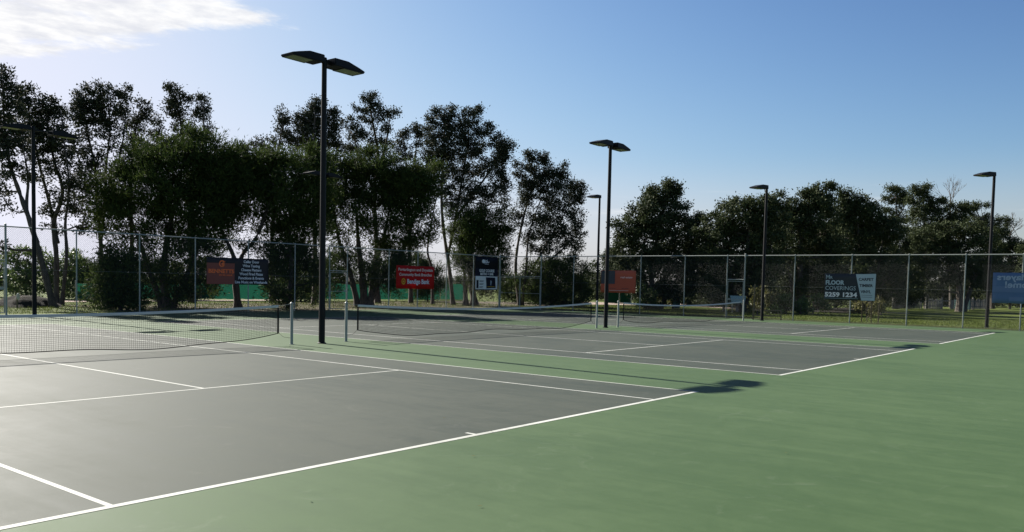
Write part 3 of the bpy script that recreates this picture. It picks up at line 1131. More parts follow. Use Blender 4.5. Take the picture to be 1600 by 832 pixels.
# --- broad dark feathery trees right behind the far fence
tree('broad dark feathery tree behind the winery banner, left part of the dark row', 46, 'mel',
     [[(262, 485), (255, 430), (262, 370), (275, 310), (285, 260)], [(255, 485), (232, 420), (215, 370), (195, 320)], [(268, 485), (300, 410), (318, 350), (330, 280)]],
     [(270, 238, 66, 30), (318, 245, 34, 30), (225, 268, 42, 34), (182, 300, 40, 30), (165, 325, 28, 26, .8), (250, 295, 60, 42), (310, 300, 46, 52),
      (215, 335, 46, 30, .85), (265, 350, 50, 34, .9), (320, 365, 36, 46, .8), (160, 350, 26, 30, .35), (205, 375, 40, 26, .5), (285, 400, 55, 34, .6), (250, 432, 50, 40, .55), (310, 430, 38, 40, .5), (225, 400, 26, 30, .5), (280, 460, 46, 20, .5), (342, 268, 30, 30), (345, 320, 34, 40), (230, 250, 30, 16)],
     0.26, 'paperbark_tree', group=GL)
tree('broad dark feathery tree with a forked trunk left of the tallest light pole', 47.5, 'mel',
     [[(372, 485), (368, 440), (366, 405), (352, 372), (335, 330)], [(372, 440, 0.2), (378, 400), (400, 372), (420, 320), (430, 290)], [(450, 485), (455, 420), (452, 360), (455, 300)]],
     [(385, 262, 44, 26), (440, 256, 50, 28), (478, 268, 32, 32), (345, 285, 36, 44), (398, 300, 56, 44), (455, 305, 56, 50), (350, 335, 34, 34), (420, 345, 40, 28, .8),
      (470, 355, 36, 42, .9), (395, 385, 24, 20, .45), (440, 395, 28, 40, .8), (464, 415, 36, 50, .95), (352, 262, 30, 22), (440, 450, 34, 28, .8), (500, 300, 26, 44), (505, 350, 18, 30, .7), (340, 300, 34, 40), (410, 280, 50, 28), (345, 372, 20, 24, .5), (415, 425, 30, 36, .45), (490, 440, 24, 40, .6)],
     0.22, 'paperbark_tree', group=GL)
tree('broad dark drooping tree with many stems between tallest pole and red banner', 55, 'mel',
     [[(570, 480), (566, 430), (560, 380), (556, 320)], [(560, 480, .1), (545, 420), (528, 370), (520, 310)], [(578, 480, -.1), (585, 420), (600, 370), (612, 310)], [(574, 480, .2), (600, 430), (632, 390), (650, 330)]],
     [(545, 262, 46, 26), (598, 266, 52, 26), (512, 268, 26, 24), (622, 290, 46, 24), (510, 320, 20, 40), (645, 282, 38, 32), (668, 305, 20, 26), (520, 290, 28, 38), (570, 300, 56, 40), (625, 315, 52, 36), (655, 350, 28, 34, .95), (610, 365, 40, 38, .95),
      (555, 345, 40, 26, .7), (632, 395, 22, 32, .9), (600, 415, 30, 32, .7), (520, 350, 20, 30, .6), (540, 395, 30, 36, .6), (580, 420, 24, 36, .5), (612, 440, 22, 24, .6), (520, 440, 18, 34, .6)],
     0.30, 'paperbark_tree', group=GL)
tree('rounded dark bushy tree standing behind the dark club poster', 62, 'mel',
     [[(742, 482), (735, 430), (738, 390), (742, 350)], [(728, 482), (726, 430), (720, 390)]],
     [(740, 340, 34, 20), (720, 362, 28, 24), (765, 365, 28, 26), (742, 382, 42, 28), (782, 385, 20, 26, .8), (755, 412, 42, 22), (728, 408, 24, 24, .9), (765, 440, 36, 26, .9)],
     0.28, 'paperbark_tree', group=GL)
tree('low dark rounded tree at the fence corner left of the orange-red banner', 66, 'mel',
     [[(862, 482), (862, 450), (866, 425)], [(880, 482), (886, 450), (892, 430)]],
     [(862, 424, 34, 22), (890, 430, 26, 22), (845, 445, 34, 28), (880, 455, 40, 28), (908, 456, 20, 26), (860, 470, 46, 16)], 0.16, 'paperbark_tree', group=GL)
tree('dark conical bush behind the far fence, right of the leftmost light pole', 40, 'mel',
     [[(188, 490), (186, 460), (184, 420)]],
     [(182, 412, 22, 20), (180, 440, 36, 30), (195, 462, 40, 28), (165, 466, 32, 26), (215, 470, 22, 24, .8)], 0.10, 'dark_bush', 'bush', group=GL)

# --- tall open grey-leaved trees behind
tree('tall leaning open tree at the left edge of the picture', 43, 'tall',
     [[(84, 488), (68, 420), (48, 350), (30, 300), (14, 250), (6, 180), (4, 130)], [(58, 380), (42, 330), (44, 280), (36, 230)]],
     [(2, 128, 16, 16), (8, 150, 18, 18), (-4, 180, 22, 24), (6, 215, 24, 22), (2, 255, 26, 26), (28, 270, 22, 20), (-8, 300, 26, 24, .8), (12, 325, 16, 14, .5), (32, 225, 18, 20), (-2, 385, 10, 22, .5), (20, 180, 14, 20, .7), (-6, 230, 22, 22)],
     0.18, 'tall_gum_tree', group=GL)
tree('tall open twin-stemmed tree behind the leftmost light pole', 46, 'tall',
     [[(88, 486), (88, 400), (84, 350), (98, 300), (84, 250), (74, 190), (72, 165)], [(96, 486), (104, 400), (102, 350), (108, 290), (100, 220), (96, 180)], [(90, 380), (78, 320), (62, 260), (50, 200), (44, 165)]],
     [(44, 152, 16, 12), (40, 172, 16, 14), (72, 172, 22, 14), (92, 185, 16, 18), (60, 196, 24, 16), (86, 215, 26, 18), (50, 225, 22, 20), (104, 238, 20, 18), (74, 250, 26, 18), (100, 268, 26, 18), (60, 280, 16, 14, .6), (112, 290, 20, 14), (92, 305, 22, 12, .8), (70, 325, 18, 16, .6), (120, 320, 20, 18, .7), (88, 350, 18, 12, .4), (132, 350, 18, 22, .6), (30, 200, 20, 18), (64, 222, 22, 16), (96, 330, 20, 16, .7)],
     0.16, 'tall_gum_tree', group=GL)
tree('tall open tree with two rounded tops right of the leftmost light pole', 50, 'tall',
     [[(150, 486), (158, 400), (152, 320), (148, 260), (135, 200), (130, 150)], [(156, 400), (162, 330), (166, 260), (172, 200), (168, 150)], [(162, 330), (178, 280), (192, 220), (198, 160)]],
     [(128, 152, 16, 14), (136, 172, 16, 16), (122, 182, 16, 18), (166, 145, 18, 12), (172, 165, 18, 16), (160, 185, 14, 16, .8), (132, 205, 20, 18), (128, 232, 20, 18), (170, 205, 18, 20), (192, 190, 11, 18, .8), (198, 155, 6, 14, .6), (150, 240, 16, 18, .8), (160, 262, 18, 18), (136, 268, 18, 18), (120, 290, 18, 14, .7), (142, 300, 20, 16), (190, 225, 11, 18, .7), (118, 312, 14, 14, .6), (146, 190, 14, 18, .8), (176, 235, 14, 18, .8), (172, 285, 16, 16, .7), (150, 330, 24, 16, .7)],
     0.15, 'tall_gum_tree', group=GL)
tree('slim open tree with a narrow crown above the dark feathery row', 52, 'tall',
     [[(205, 486), (206, 380), (204, 300), (208, 240), (214, 190)]],
     [(220, 172, 12, 9), (214, 190, 15, 12), (206, 210, 14, 14), (218, 218, 13, 14), (208, 238, 14, 14), (216, 255, 12, 10)], 0.17, 'tall_gum_tree', group=GL)
tree('open tree with twin airy tops above the winery banner trees', 55, 'tall',
     [[(300, 486), (300, 380), (296, 300), (290, 240), (282, 190), (272, 150)], [(298, 330), (312, 270), (318, 220), (318, 170)], [(298, 330), (270, 270), (252, 220)]],
     [(272, 146, 13, 9), (280, 162, 16, 13), (266, 168, 9, 10, .6), (290, 185, 18, 14), (296, 205, 18, 12), (318, 162, 9, 9), (318, 180, 12, 12), (324, 200, 14, 10), (316, 212, 13, 10), (280, 210, 16, 14), (250, 192, 12, 10), (246, 210, 14, 14), (262, 220, 14, 12)],
     0.22, 'tall_gum_tree', group=GL)
tree('small airy treetop just left of the tallest light pole', 60, 'tall',
     [[(425, 484), (425, 380), (430, 300), (434, 240), (442, 195)], [(428, 330), (410, 270), (395, 222)]],
     [(442, 186, 8, 10), (440, 205, 13, 12), (448, 220, 13, 12), (428, 222, 14, 10, .8), (400, 222, 18, 9, .8), (382, 228, 11, 8, .7), (412, 232, 16, 8), (376, 238, 12, 8)],
     0.18, 'tall_gum_tree', group=GL)
tree('dense grey-green treetop directly behind the tallest light pole', 60, 'tall',
     [[(492, 484), (492, 380), (490, 300), (490, 240), (492, 180)]],
     [(494, 166, 13, 9), (486, 180, 20, 13), (470, 196, 16, 14), (504, 194, 20, 16), (484, 204, 24, 16), (520, 205, 12, 22), (465, 222, 20, 14), (494, 226, 30, 14), (524, 230, 12, 14), (522, 182, 4, 8, .6)],
     0.2, 'tall_gum_tree', lai=1.6, group=GL)
tree('tall airy tree with fan-shaped top right of the tallest light pole', 64, 'tall',
     [[(590, 482), (588, 380), (585, 300), (590, 240), (582, 190), (578, 160)], [(588, 280), (602, 230), (610, 180)], [(586, 300), (562, 250), (552, 210)]],
     [(580, 158, 14, 8), (570, 172, 14, 10), (592, 174, 14, 10), (582, 190, 18, 10), (611, 182, 9, 9), (604, 200, 14, 11), (576, 208, 18, 12), (592, 222, 18, 12), (548, 196, 12, 11), (556, 214, 16, 13), (544, 228, 16, 12), (566, 232, 18, 10)],
     0.2, 'tall_gum_tree', group=GL)
tree('short airy treetop between the two tallest open trees', 66, 'tall',
     [[(642, 482), (640, 380), (638, 300), (634, 250), (630, 215)], [(638, 300), (648, 250), (652, 210)]],
     [(628, 216, 13, 10), (622, 232, 15, 12), (636, 240, 16, 12), (652, 208, 8, 9), (650, 224, 10, 12), (618, 250, 14, 10)], 0.16, 'tall_gum_tree', group=GL)
tree('large tall tree with a dense double top above the red banner', 64, 'tall',
     [[(708, 482), (702, 420), (692, 350), (690, 290), (694, 230), (694, 185)], [(676, 482), (674, 420), (668, 390), (676, 340), (684, 300)], [(700, 400), (712, 340), (722, 280), (732, 220), (732, 180)], [(712, 340), (742, 300), (770, 260), (782, 230)]],
     [(694, 176, 14, 9), (686, 192, 18, 12), (706, 196, 14, 14), (736, 176, 16, 9), (730, 192, 20, 12), (688, 214, 26, 16), (722, 214, 24, 16), (754, 204, 14, 12), (680, 238, 28, 18), (714, 240, 28, 18), (746, 232, 22, 18), (690, 264, 32, 18), (728, 268, 30, 20), (762, 258, 16, 18, .8),
      (784, 224, 18, 12), (792, 240, 14, 13), (780, 250, 18, 14), (776, 272, 20, 16), (788, 290, 16, 16, .8), (698, 292, 30, 16), (738, 300, 28, 18), (768, 304, 20, 18, .8), (716, 318, 28, 14, .8), (752, 330, 22, 16, .6), (785, 320, 14, 14, .6)],
     0.17, 'tall_gum_tree', lai=1.45, group=GL)
tree('wide fan-branched open tree left of the thin single-headed pole', 66, 'tall',
     [[(812, 482), (806, 430), (808, 390), (818, 340), (832, 290), (840, 255)], [(816, 482), (822, 420), (826, 370), (842, 320), (862, 275)], [(820, 440), (846, 396), (872, 350), (892, 320)], [(824, 450), (856, 410), (884, 385), (902, 365)]],
     [(842, 246, 16, 9), (828, 262, 18, 13), (852, 264, 16, 12, .8), (872, 272, 18, 12), (820, 284, 18, 16), (844, 288, 20, 14), (868, 292, 20, 14), (892, 292, 18, 14), (900, 310, 16, 12), (826, 312, 22, 16), (854, 316, 22, 16), (880, 322, 22, 16), (812, 338, 18, 16, .8), (840, 342, 22, 15), (868, 346, 22, 16), (898, 338, 16, 14), (905, 360, 14, 16), (850, 368, 24, 14), (882, 370, 22, 16), (822, 368, 16, 14, .7), (900, 384, 16, 10), (866, 390, 24, 10), (832, 392, 16, 10, .7), (890, 400, 16, 8, .6)],
     0.15, 'tall_gum_tree', lai=1.35, group=GL)

# --- trees beyond the side fence
tree('dense dark tree with a peaked airy top behind the orange-red banner', 66, 'right',
     [[(1020, 484), (1018, 440), (1024, 390), (1034, 340), (1042, 300)], [(1010, 484), (990, 440), (975, 400)], [(1030, 484), (1060, 430), (1076, 390)]],
     [(1036, 298, 18, 9), (1056, 300, 9, 7), (1028, 312, 22, 12), (1050, 316, 18, 12), (1018, 330, 24, 14), (1046, 336, 26, 14), (1000, 346, 26, 16), (1070, 346, 24, 14), (1034, 354, 34, 18), (976, 364, 24, 16), (1005, 374, 34, 20), (1060, 374, 40, 20), (1088, 362, 18, 14), (968, 388, 22, 16), (1000, 402, 40, 20), (1048, 402, 40, 22), (1086, 398, 22, 24), (980, 425, 30, 24), (1030, 430, 46, 26), (1080, 432, 30, 26), (1010, 456, 40, 18, .8), (1064, 458, 40, 18, .8)],
     0.3, 'evergreen_tree', group=GR)
tree('big rounded dark green tree behind the side gate', 62, 'right',
     [[(1165, 486), (1165, 440), (1168, 390), (1172, 340)], [(1158, 486), (1140, 430), (1130, 390)], [(1172, 486), (1195, 430), (1205, 380)]],
     [(1170, 318, 26, 10), (1190, 326, 26, 14), (1150, 334, 28, 14), (1128, 348, 22, 13), (1168, 350, 36, 18), (1204, 350, 26, 22), (1120, 372, 26, 16), (1152, 376, 34, 18), (1192, 382, 36, 22), (1116, 396, 24, 14), (1146, 404, 34, 18), (1188, 414, 38, 22), (1124, 420, 22, 16), (1112, 440, 18, 14), (1140, 436, 24, 18), (1180, 446, 36, 20), (1130, 460, 26, 14, .8)],
     0.32, 'evergreen_tree', group=GR)
tree('dark green tree with wind-swept top right of the gate pole', 66, 'right',
     [[(1250, 484), (1250, 430), (1252, 370), (1262, 330), (1286, 300)], [(1245, 484), (1232, 420), (1226, 350)]],
     [(1226, 316, 20, 11), (1220, 334, 24, 14), (1244, 336, 20, 16), (1256, 318, 9, 14), (1270, 312, 12, 12), (1284, 304, 14, 8, .7), (1296, 296, 9, 5, .6), (1280, 322, 18, 14), (1262, 346, 28, 16), (1296, 338, 16, 14), (1234, 362, 32, 18), (1284, 366, 32, 18), (1250, 390, 40, 20), (1300, 392, 28, 20), (1230, 412, 36, 22), (1280, 420, 40, 22), (1240, 446, 40, 20, .9), (1296, 450, 36, 20, .9)],
     0.28, 'evergreen_tree', group=GR)
tree('dark green tree with spiky shoots above the floor coverings banner', 70, 'right',
     [[(1345, 484), (1345, 430), (1342, 370), (1335, 330)], [(1350, 484), (1372, 420), (1380, 370)]],
     [(1322, 312, 8, 9), (1340, 316, 10, 10), (1332, 326, 20, 11), (1312, 334, 18, 13), (1352, 330, 16, 12), (1368, 336, 16, 10), (1330, 348, 30, 15), (1366, 354, 26, 15), (1318, 368, 30, 18), (1354, 376, 34, 18), (1390, 362, 24, 16), (1330, 400, 34, 20), (1376, 404, 36, 22), (1340, 430, 38, 22), (1386, 436, 30, 22), (1340, 456, 40, 14, .8), (1390, 458, 34, 14, .8)],
     0.28, 'evergreen_tree', group=GR)
tree('thin umbrella-topped pine rising above the trees on the right', 96, 'right',
     [[(1402, 480), (1402, 420), (1401, 360), (1400, 310)], [(1401, 345), (1388, 330)], [(1401, 340), (1412, 326)]],
     [(1401, 301, 14, 6), (1396, 312, 12, 6), (1410, 314, 10, 6), (1386, 328, 10, 5), (1402, 330, 12, 6, .7), (1412, 342, 10, 6), (1394, 346, 14, 8)], 0.2, 'pine_tree', group=GR, lai=1.25)
tree('layered dark conifer with stepped top right of the thin pine', 92, 'right',
     [[(1448, 480), (1448, 420), (1446, 360), (1442, 300)], [(1448, 380), (1470, 345), (1490, 328)]],
     [(1438, 296, 14, 5), (1444, 306, 16, 6), (1434, 316, 13, 6), (1458, 316, 14, 7), (1440, 328, 18, 7), (1466, 330, 18, 7), (1446, 342, 24, 8), (1480, 346, 16, 8), (1436, 358, 26, 10), (1470, 362, 26, 10), (1500, 322, 11, 5), (1506, 334, 12, 6), (1496, 344, 16, 7), (1512, 348, 10, 6), (1450, 380, 34, 14), (1430, 400, 30, 20), (1420, 440, 30, 30, .9)],
     0.26, 'conifer_tree', group=GR, lai=1.2)
tree('large pale-tinged evergreen overhanging the timber paling fence', 79, 'right',
     [[(1500, 484), (1498, 440), (1490, 400), (1480, 370)], [(1504, 484), (1525, 430), (1545, 390)]],
     [(1472, 362, 26, 11), (1502, 358, 28, 12), (1450, 378, 26, 13), (1486, 382, 34, 14), (1524, 374, 28, 14), (1446, 398, 26, 15), (1478, 406, 32, 16), (1514, 402, 32, 18), (1448, 422, 22, 15), (1474, 432, 24, 16), (1510, 432, 32, 18), (1544, 410, 24, 20), (1466, 450, 16, 12, .8), (1540, 440, 26, 18)],
     0.34, 'evergreen_tree', group=GR)
tree('flat-topped dark tree behind the right-hand light pole', 98, 'right',
     [[(1550, 482), (1550, 420), (1548, 370), (1536, 345)], [(1552, 420), (1575, 380), (1590, 370)]],
     [(1532, 322, 9, 3, .8), (1524, 328, 6, 3, .6), (1530, 344, 14, 6), (1552, 350, 16, 7), (1572, 350, 10, 5, .8), (1540, 360, 22, 9), (1566, 366, 18, 8), (1556, 380, 34, 12), (1586, 384, 26, 10), (1604, 390, 20, 10), (1570, 402, 44, 16), (1560, 430, 50, 22), (1600, 430, 30, 24), (1580, 460, 40, 14, .8)],
     0.26, 'evergreen_tree', group=GR)
tree('dark tree at the right edge behind the blue banner', 90, 'right',
     [[(1640, 484), (1640, 430), (1642, 390)]],
     [(1630, 392, 30, 14), (1660, 400, 34, 20), (1624, 420, 30, 22), (1660, 440, 40, 24), (1618, 450, 30, 18)], 0.24, 'evergreen_tree', group=GR)
tree('pale brownish small tree glimpsed behind the orange-red banner', 84, 'right',
     [[(962, 480), (960, 440), (962, 415)]], [(966, 404, 26, 12, .8), (980, 418, 28, 14, .8), (950, 424, 20, 16, .7), (940, 444, 22, 16, .8), (975, 442, 30, 16)], 0.14, 'small_tree', group=GR)
for x, D, top, q in ((1276, 78, 338, 'behind the wind-swept tree'), (1338, 81, 336, 'behind the spiky-topped tree'), (1400, 86, 352, 'below the thin pine'), (1200, 76, 344, 'behind the gate pole'),
                     (1110, 78, 372, 'between the peaked and rounded trees')):
    tree('dense dark evergreen in the second row ' + q, D, 'right', [[(x, 484), (x, 440), (x + 2, 390), (x, top + 14)]],
         [(x, top + 12, 22, 12), (x - 22, top + 26, 22, 14), (x + 22, top + 26, 22, 14), (x, top + 44, 38, 18), (x - 20, top + 70, 30, 20), (x + 22, top + 70, 30, 20), (x, top + 98, 42, 20, .9), (x, 470, 40, 14, .8)],
         0.22, 'evergreen_tree', group=GR, lai=0.7)


def bare_tree(label, D, bx, by, tipy, spread, seed):
    r = random.Random(seed)
    base = gpt(bx, D)
    t = empty('bare_tree', (base[0], base[1], -0.03))
    tag(t, label, 'bare tree', GR)
    b = MB()
    fork = pt(bx, by, D) - base
    b.tube([(0, 0, -0.05), fork * 0.5 + np.array([0.1, 0, 0]), fork], [0.16, 0.12, 0.07], 7)
    s = FPX / D

    def rec(p, d, ln, rad, depth):
        q = p + d * ln
        b.tube([p, (p + q) / 2 + np.array([r.gauss(0, .03), r.gauss(0, .03), 0]), q], [rad, rad * .8, rad * .6], 5, False)
        if depth == 0:
            return
        for _ in range(r.choice((2, 3))):
            nd = d + R0 * r.gauss(0, spread) + F0 * r.gauss(0, spread) + UP * 0.12
            rec(q, nd / np.linalg.norm(nd), ln * r.uniform(0.6, 0.85), rad * 0.6, depth - 1)
    h = (by - tipy) / s
    for k in range(5):
        d = UP + R0 * r.gauss(0, spread) + F0 * r.gauss(0, spread)
        rec(fork, d / np.linalg.norm(d), h * 0.42, 0.05, 3)
    b.build('trunk', M['bark_pale'], t)


bare_tree('leafless grey tree above the dark conifers on the right', 98, 1485, 325, 284, 0.3, 4)
bare_tree('leafless twiggy tree beside the right-hand light pole', 100, 1578, 368, 336, 0.45, 9)

# --- far green belt closing the gaps at ground level (individual bushes)
belt_labels = []


def bush(label, D, kind, x, ytop, rx, ybase=476, dens=1.0, group='bushes beyond the fences', cat='bush', name='bush'):
    s = FPX / D
    yb = 443.8 + (x - 800) * 0.0213 + FPX * CAM[2] / D      # ground row at that depth
    h = yb - ytop
    bl = []
    n = max(2, int(rx / 16))
    for k in range(n):
        ox = (k + 0.5) / n * 2 - 1
        hh = h * (1 - 0.30 * ox * ox) * random.uniform(0.85, 1.05)
        bl.append((x + ox * rx * 0.85, yb - hh * 0.66, rx / n * 1.3, hh * 0.34, dens))
        bl.append((x + ox * rx * 0.85 + random.uniform(-4, 4), yb - hh * 0.28, rx / n * 1.4, hh * 0.30, dens * 0.9))
    tree(label, D, kind, [[(x, 490), (x + 1, yb - h * 0.3), (x + 2, yb - h * 0.7)]], bl, 0.07, name, cat, group)


bush('bright green leafy bush behind the leftmost light pole', 58, 'shrub', 40, 372, 34, group='green bushes on the left')
bush('green bush left of the leftmost light pole at the picture edge', 60, 'shrub', -10, 392, 30, group='green bushes on the left')
bush('green bush between the two thick trunks on the left', 58, 'shrub', 100, 385, 34, group='green bushes on the left')
bush('shaded bush behind the dark conical bush', 60, 'mel', 150, 400, 34, group='green bushes on the left')
for i, (x, yt, q) in enumerate(((165, 405, 'left of the dark conical bush'), (225, 398, 'behind the conical bush'), (275, 405, 'below the left feathery crown'), (325, 402, 'behind the left half of the winery banner'),
                                (378, 410, 'above the winery banner list'), (430, 402, 'right behind the winery banner end'), (485, 398, 'behind the tallest light pole'), (535, 402, 'behind the far fence gate'),
                                (590, 405, 'between the many-stemmed trunk and the red banner'), (640, 402, 'behind the red banner'))):
    bush('dense dark bush beyond the green windbreak ' + q, 84 + 2 * (i % 3), 'mel', x, yt, 30, group='dark bushes beyond the windbreak', dens=0.5)
bush('shaded undergrowth bush under the feathery trees left of the winery banner', 62, 'mel', 285, 440, 50, group='dark undergrowth bushes')
bush('shaded undergrowth bush right of the winery banner', 64, 'mel', 470, 430, 40, group='dark undergrowth bushes')
bush('small dark bush just above the red banner', 72, 'mel', 668, 398, 24, group='dark undergrowth bushes')
bush('dark bush between the red banner and the club poster', 84, 'mel', 705, 436, 18, group='dark undergrowth bushes')
bush('dark bush right of the club poster under the fan-branched tree', 74, 'mel', 815, 425, 40, group='dark undergrowth bushes')
bush('small distant bush left of the thin single-headed pole', 100, 'right', 925, 425, 26, group='dark undergrowth bushes')
for i, (x, yt, rx, D, q) in enumerate(((1000, 440, 50, 100, 'left of the green bin'), (1100, 440, 50, 100, 'right of the green bin'), (1215, 430, 56, 104, 'behind the garden bed shrubs'),
                                       (1320, 432, 60, 106, 'behind the floor coverings banner'), (1430, 436, 60, 108, 'behind the left end of the paling fence'),
                                       (1530, 440, 56, 110, 'behind the right end of the paling fence'), (1630, 440, 50, 108, 'behind the blue banner'))):
    bush('dark hedge bush ' + q, D, 'right', x, yt, rx, group='dark hedge bushes on the right')
# garden bed plants
for x, yt, rx, D, kd, lb in ((1183, 444, 12, 56, 'dry', 'yellow-green staked shrub beside the gate pole'), (1205, 452, 12, 58, 'dry', 'small yellowish shrub right of the gate pole'),
                             (1228, 452, 9, 58, 'shrub', 'narrow upright green shrub in the garden bed'), (1212, 470, 14, 58, 'shrub', 'low green shrub in the garden bed'),
                             (1270, 458, 20, 60, 'shrub', 'rounded green shrub left of the floor coverings banner'), (1250, 470, 12, 58, 'shrub', 'low clump of leaves right of a fence post in the garden bed'),
                             (1376, 452, 9, 60, 'dry', 'slim yellow-green shrub at the right end of the floor coverings banner'), (1345, 474, 16, 62, 'dry', 'low reddish-yellow shrub below the floor coverings banner'),
                             (1010, 444, 15, 64, 'shrub', 'light green shrub right of the orange-red banner'), (1040, 452, 18, 70, 'dry', 'dry reedy shrub left of the green bin')):
    bush(lb, D, kd, x, yt, rx, group='garden bed shrubs', cat='shrub', name='garden_shrub')


# --- staked saplings
def stake(x, y, h, lean, label):
    g = gnd(x, y)
    t = MB().box(-0.03, 0.03, -0.03, 0.03, -0.1, h).build('timber_stake', M['stake'])
    t.location = (g[0], g[1], -0.03)
    t.rotation_euler = (lean, lean * 0.5, 0.3)
    tag(t, label, 'stake', 'timber stakes of the young trees')


for x, y, h, l, lb in ((1346, 503, 1.15, .02, 'left stake of the sapling under the floor coverings banner'), (1361, 504, 1.25, -.02, 'middle stake of the sapling under the floor coverings banner'),
                       (1372, 505, 1.1, .03, 'right stake of the sapling under the floor coverings banner'),
                       (1177, 500, 2.0, .01, 'tall stake left of the gate light pole')):
    stake(x, y, h, l, lb)
tree('thin staked sapling under the floor coverings banner', 47.5, 'sapling', [[(1355, 503), (1354, 490), (1357, 478), (1362, 470)]],
     [(1350, 478, 13, 6), (1364, 482, 12, 8), (1369, 474, 8, 7), (1340, 474, 8, 5), (1360, 490, 8, 5, .7)], 0.02, 'sapling', 'sapling', 'saplings on the grass', twig=0.006)
b = MB()
t = empty('tree_guard', gnd(1198, 500) + (-0.03,))
tag(t, 'low timber rail frame at the foot of the gate light pole', 'tree guard')
for x in (-0.75, 0.75):
    MB().box(x - 0.03, x + 0.03, -0.03, 0.03, -0.05, 0.66).build('stake', M['stake'], t)
for z in (0.22, 0.52):
    MB().box(-0.72, 0.72, -0.06, -0.033, z, z + 0.07).build('rail', M['stake'], t)
t.rotation_euler = (0, 0, -math.radians(70))

# ------------------------------------------------------------------ things beyond the fences
# green windbreak on the next courts behind the trees
A0 = Vector((13.0, 51.0, 0)); B0 = Vector((47.0, 47.0, 0))
dv = (B0 - A0)
ang = math.atan2(dv.y, dv.x)
t = empty('windbreak_fence', tuple(A0), ang)
tag(t, 'green cloth windbreak fence seen between the trunks behind the far fence', 'fence')
ln = dv.length
n = 12
for i in range(n + 1):
    MB().tube([(ln * i / n, 0, -0.1), (ln * i / n, 0, 1.32 + 0.45 * i / n)], 0.03, 8).build('post', M['galv'], t, True)
for i in range(n):
    b = MB()
    x0, x1 = ln * i / n + 0.04, ln * (i + 1) / n - 0.04
    for k in range(9):
        for j in range(3):
            z = (0.10, 0.60, 1.12 + 0.45 * (i + k / 8) / n)[j] + (random.uniform(-0.03, 0.03) if j != 1 else 0)
            b.v.append((x0 + (x1 - x0) * k / 8, -0.05 + 0.05 * math.sin(k * 1.3 + i) * (1 if j == 1 else 0.2), z))
    for k in range(8):
        for j in range(2):
            a = k * 3 + j
            b.f.append((a, a + 3, a + 4, a + 1))
    b.build('cloth_panel', M['cloth'], t, True)

# second strip behind the orange-red banner
t = empty('windbreak_screen', gnd(948, 478) + (-0.03,), -0.6)
tag(t, 'short green cloth screen below the orange-red banner', 'screen')
for x in (0, 1.15, 2.3):
    MB().tube([(x, 0, -0.05), (x, 0, 1.5)], 0.03, 8).build('post', M['galv'], t, True)
for k in range(2):
    b = MB()
    x0 = k * 1.15 + 0.04
    b.add([(x0, -0.035, 0.3), (x0 + 1.07, -0.035, 0.25), (x0 + 1.0, -0.06, 1.25 - 0.3 * k), (x0 + 0.1, -0.035, 1.32 - 0.1 * k)], [(0, 1, 2, 3)])
    o = b.build('cloth_panel', M['cloth'], t)
    o.modifiers.new('th', 'SOLIDIFY').thickness = 0.01

# wheelie bin
def wheelie_bin(x, D, label):
    g = gpt(x, D)
    t = empty('wheelie_bin', (g[0], g[1], -0.03), 0.4)
    tag(t, label, 'bin')
    b = MB().add([(-.22, -.24, .06), (.22, -.24, .06), (.22, .24, .06), (-.22, .24, .06), (-.28, -.32, .98), (.28, -.32, .98), (.28, .34, .98), (-.28, .34, .98)],
                 [(0, 3, 2, 1), (4, 5, 6, 7), (0, 1, 5, 4), (1, 2, 6, 5), (2, 3, 7, 6), (3, 0, 4, 7)])
    bevel(b.build('body', M['bin'], t), 0.03)
    bevel(MB().box(-.31, .31, -.36, .37, .985, 1.06).build('lid', M['bin'], t), 0.03)
    MB().tube([(-.25, .42, .98), (.25, .42, .98)], 0.018, 8).build('handle', M['bin'], t)
    for s in (-1, 1):
        MB().tube([(s * .24, .27, .10), (s * .29, .27, .10)], 0.10, 14).build('wheel', M['black_metal'], t)


wheelie_bin(1057, 66, 'green wheelie bin beyond the side fence')

# slanted pale green board by the gate + small bench
g = gnd(1152, 489)
t = empty('notice_board', (g[0], g[1], -0.03), -math.pi / 2 + 0.25)
tag(t, 'pale green slanted board on legs seen through the side gate', 'notice board')
for x in (-0.36, 0.42):
    MB().tube([(x, 0, -0.05), (x, 0, 0.78)], 0.025, 8).build('leg', M['galv'], t, True)
b = MB().add([(-0.40, -0.10, 0.70), (0.48, -0.10, 0.70), (0.55, 0.06, 1.22), (-0.55, 0.06, 1.22), (-0.40, -0.07, 0.70), (0.48, -0.07, 0.70), (0.55, 0.09, 1.22), (-0.55, 0.09, 1.22)],
             [(0, 1, 2, 3), (7, 6, 5, 4), (0, 4, 5, 1), (1, 5, 6, 2), (2, 6, 7, 3), (3, 7, 4, 0)])
b.build('board', M['pale_green'], t)
g = gnd(1141, 487)
t = empty('park_bench', (g[0], g[1], -0.03), -math.pi / 2 + 0.1)
tag(t, 'pale slatted bench beside the green board behind the gate', 'bench')
for x in (-0.5, 0.5):
    MB().box(x - 0.03, x + 0.03, -0.2, 0.2, 0, 0.42).build('leg', M['concrete'], t)
    MB().box(x - 0.03, x + 0.03, 0.16, 0.199, 0.42, 0.85).build('back_post', M['concrete'], t)
for k in range(3):
    MB().box(-0.65, 0.65, -0.2 + 0.13 * k, -0.1 + 0.13 * k, 0.423, 0.455).build('seat_slat', M['timber'], t)
for k in range(2):
    MB().box(-0.65, 0.65, 0.13, 0.157, 0.56 + 0.16 * k, 0.66 + 0.16 * k).build('back_slat', M['timber'], t)

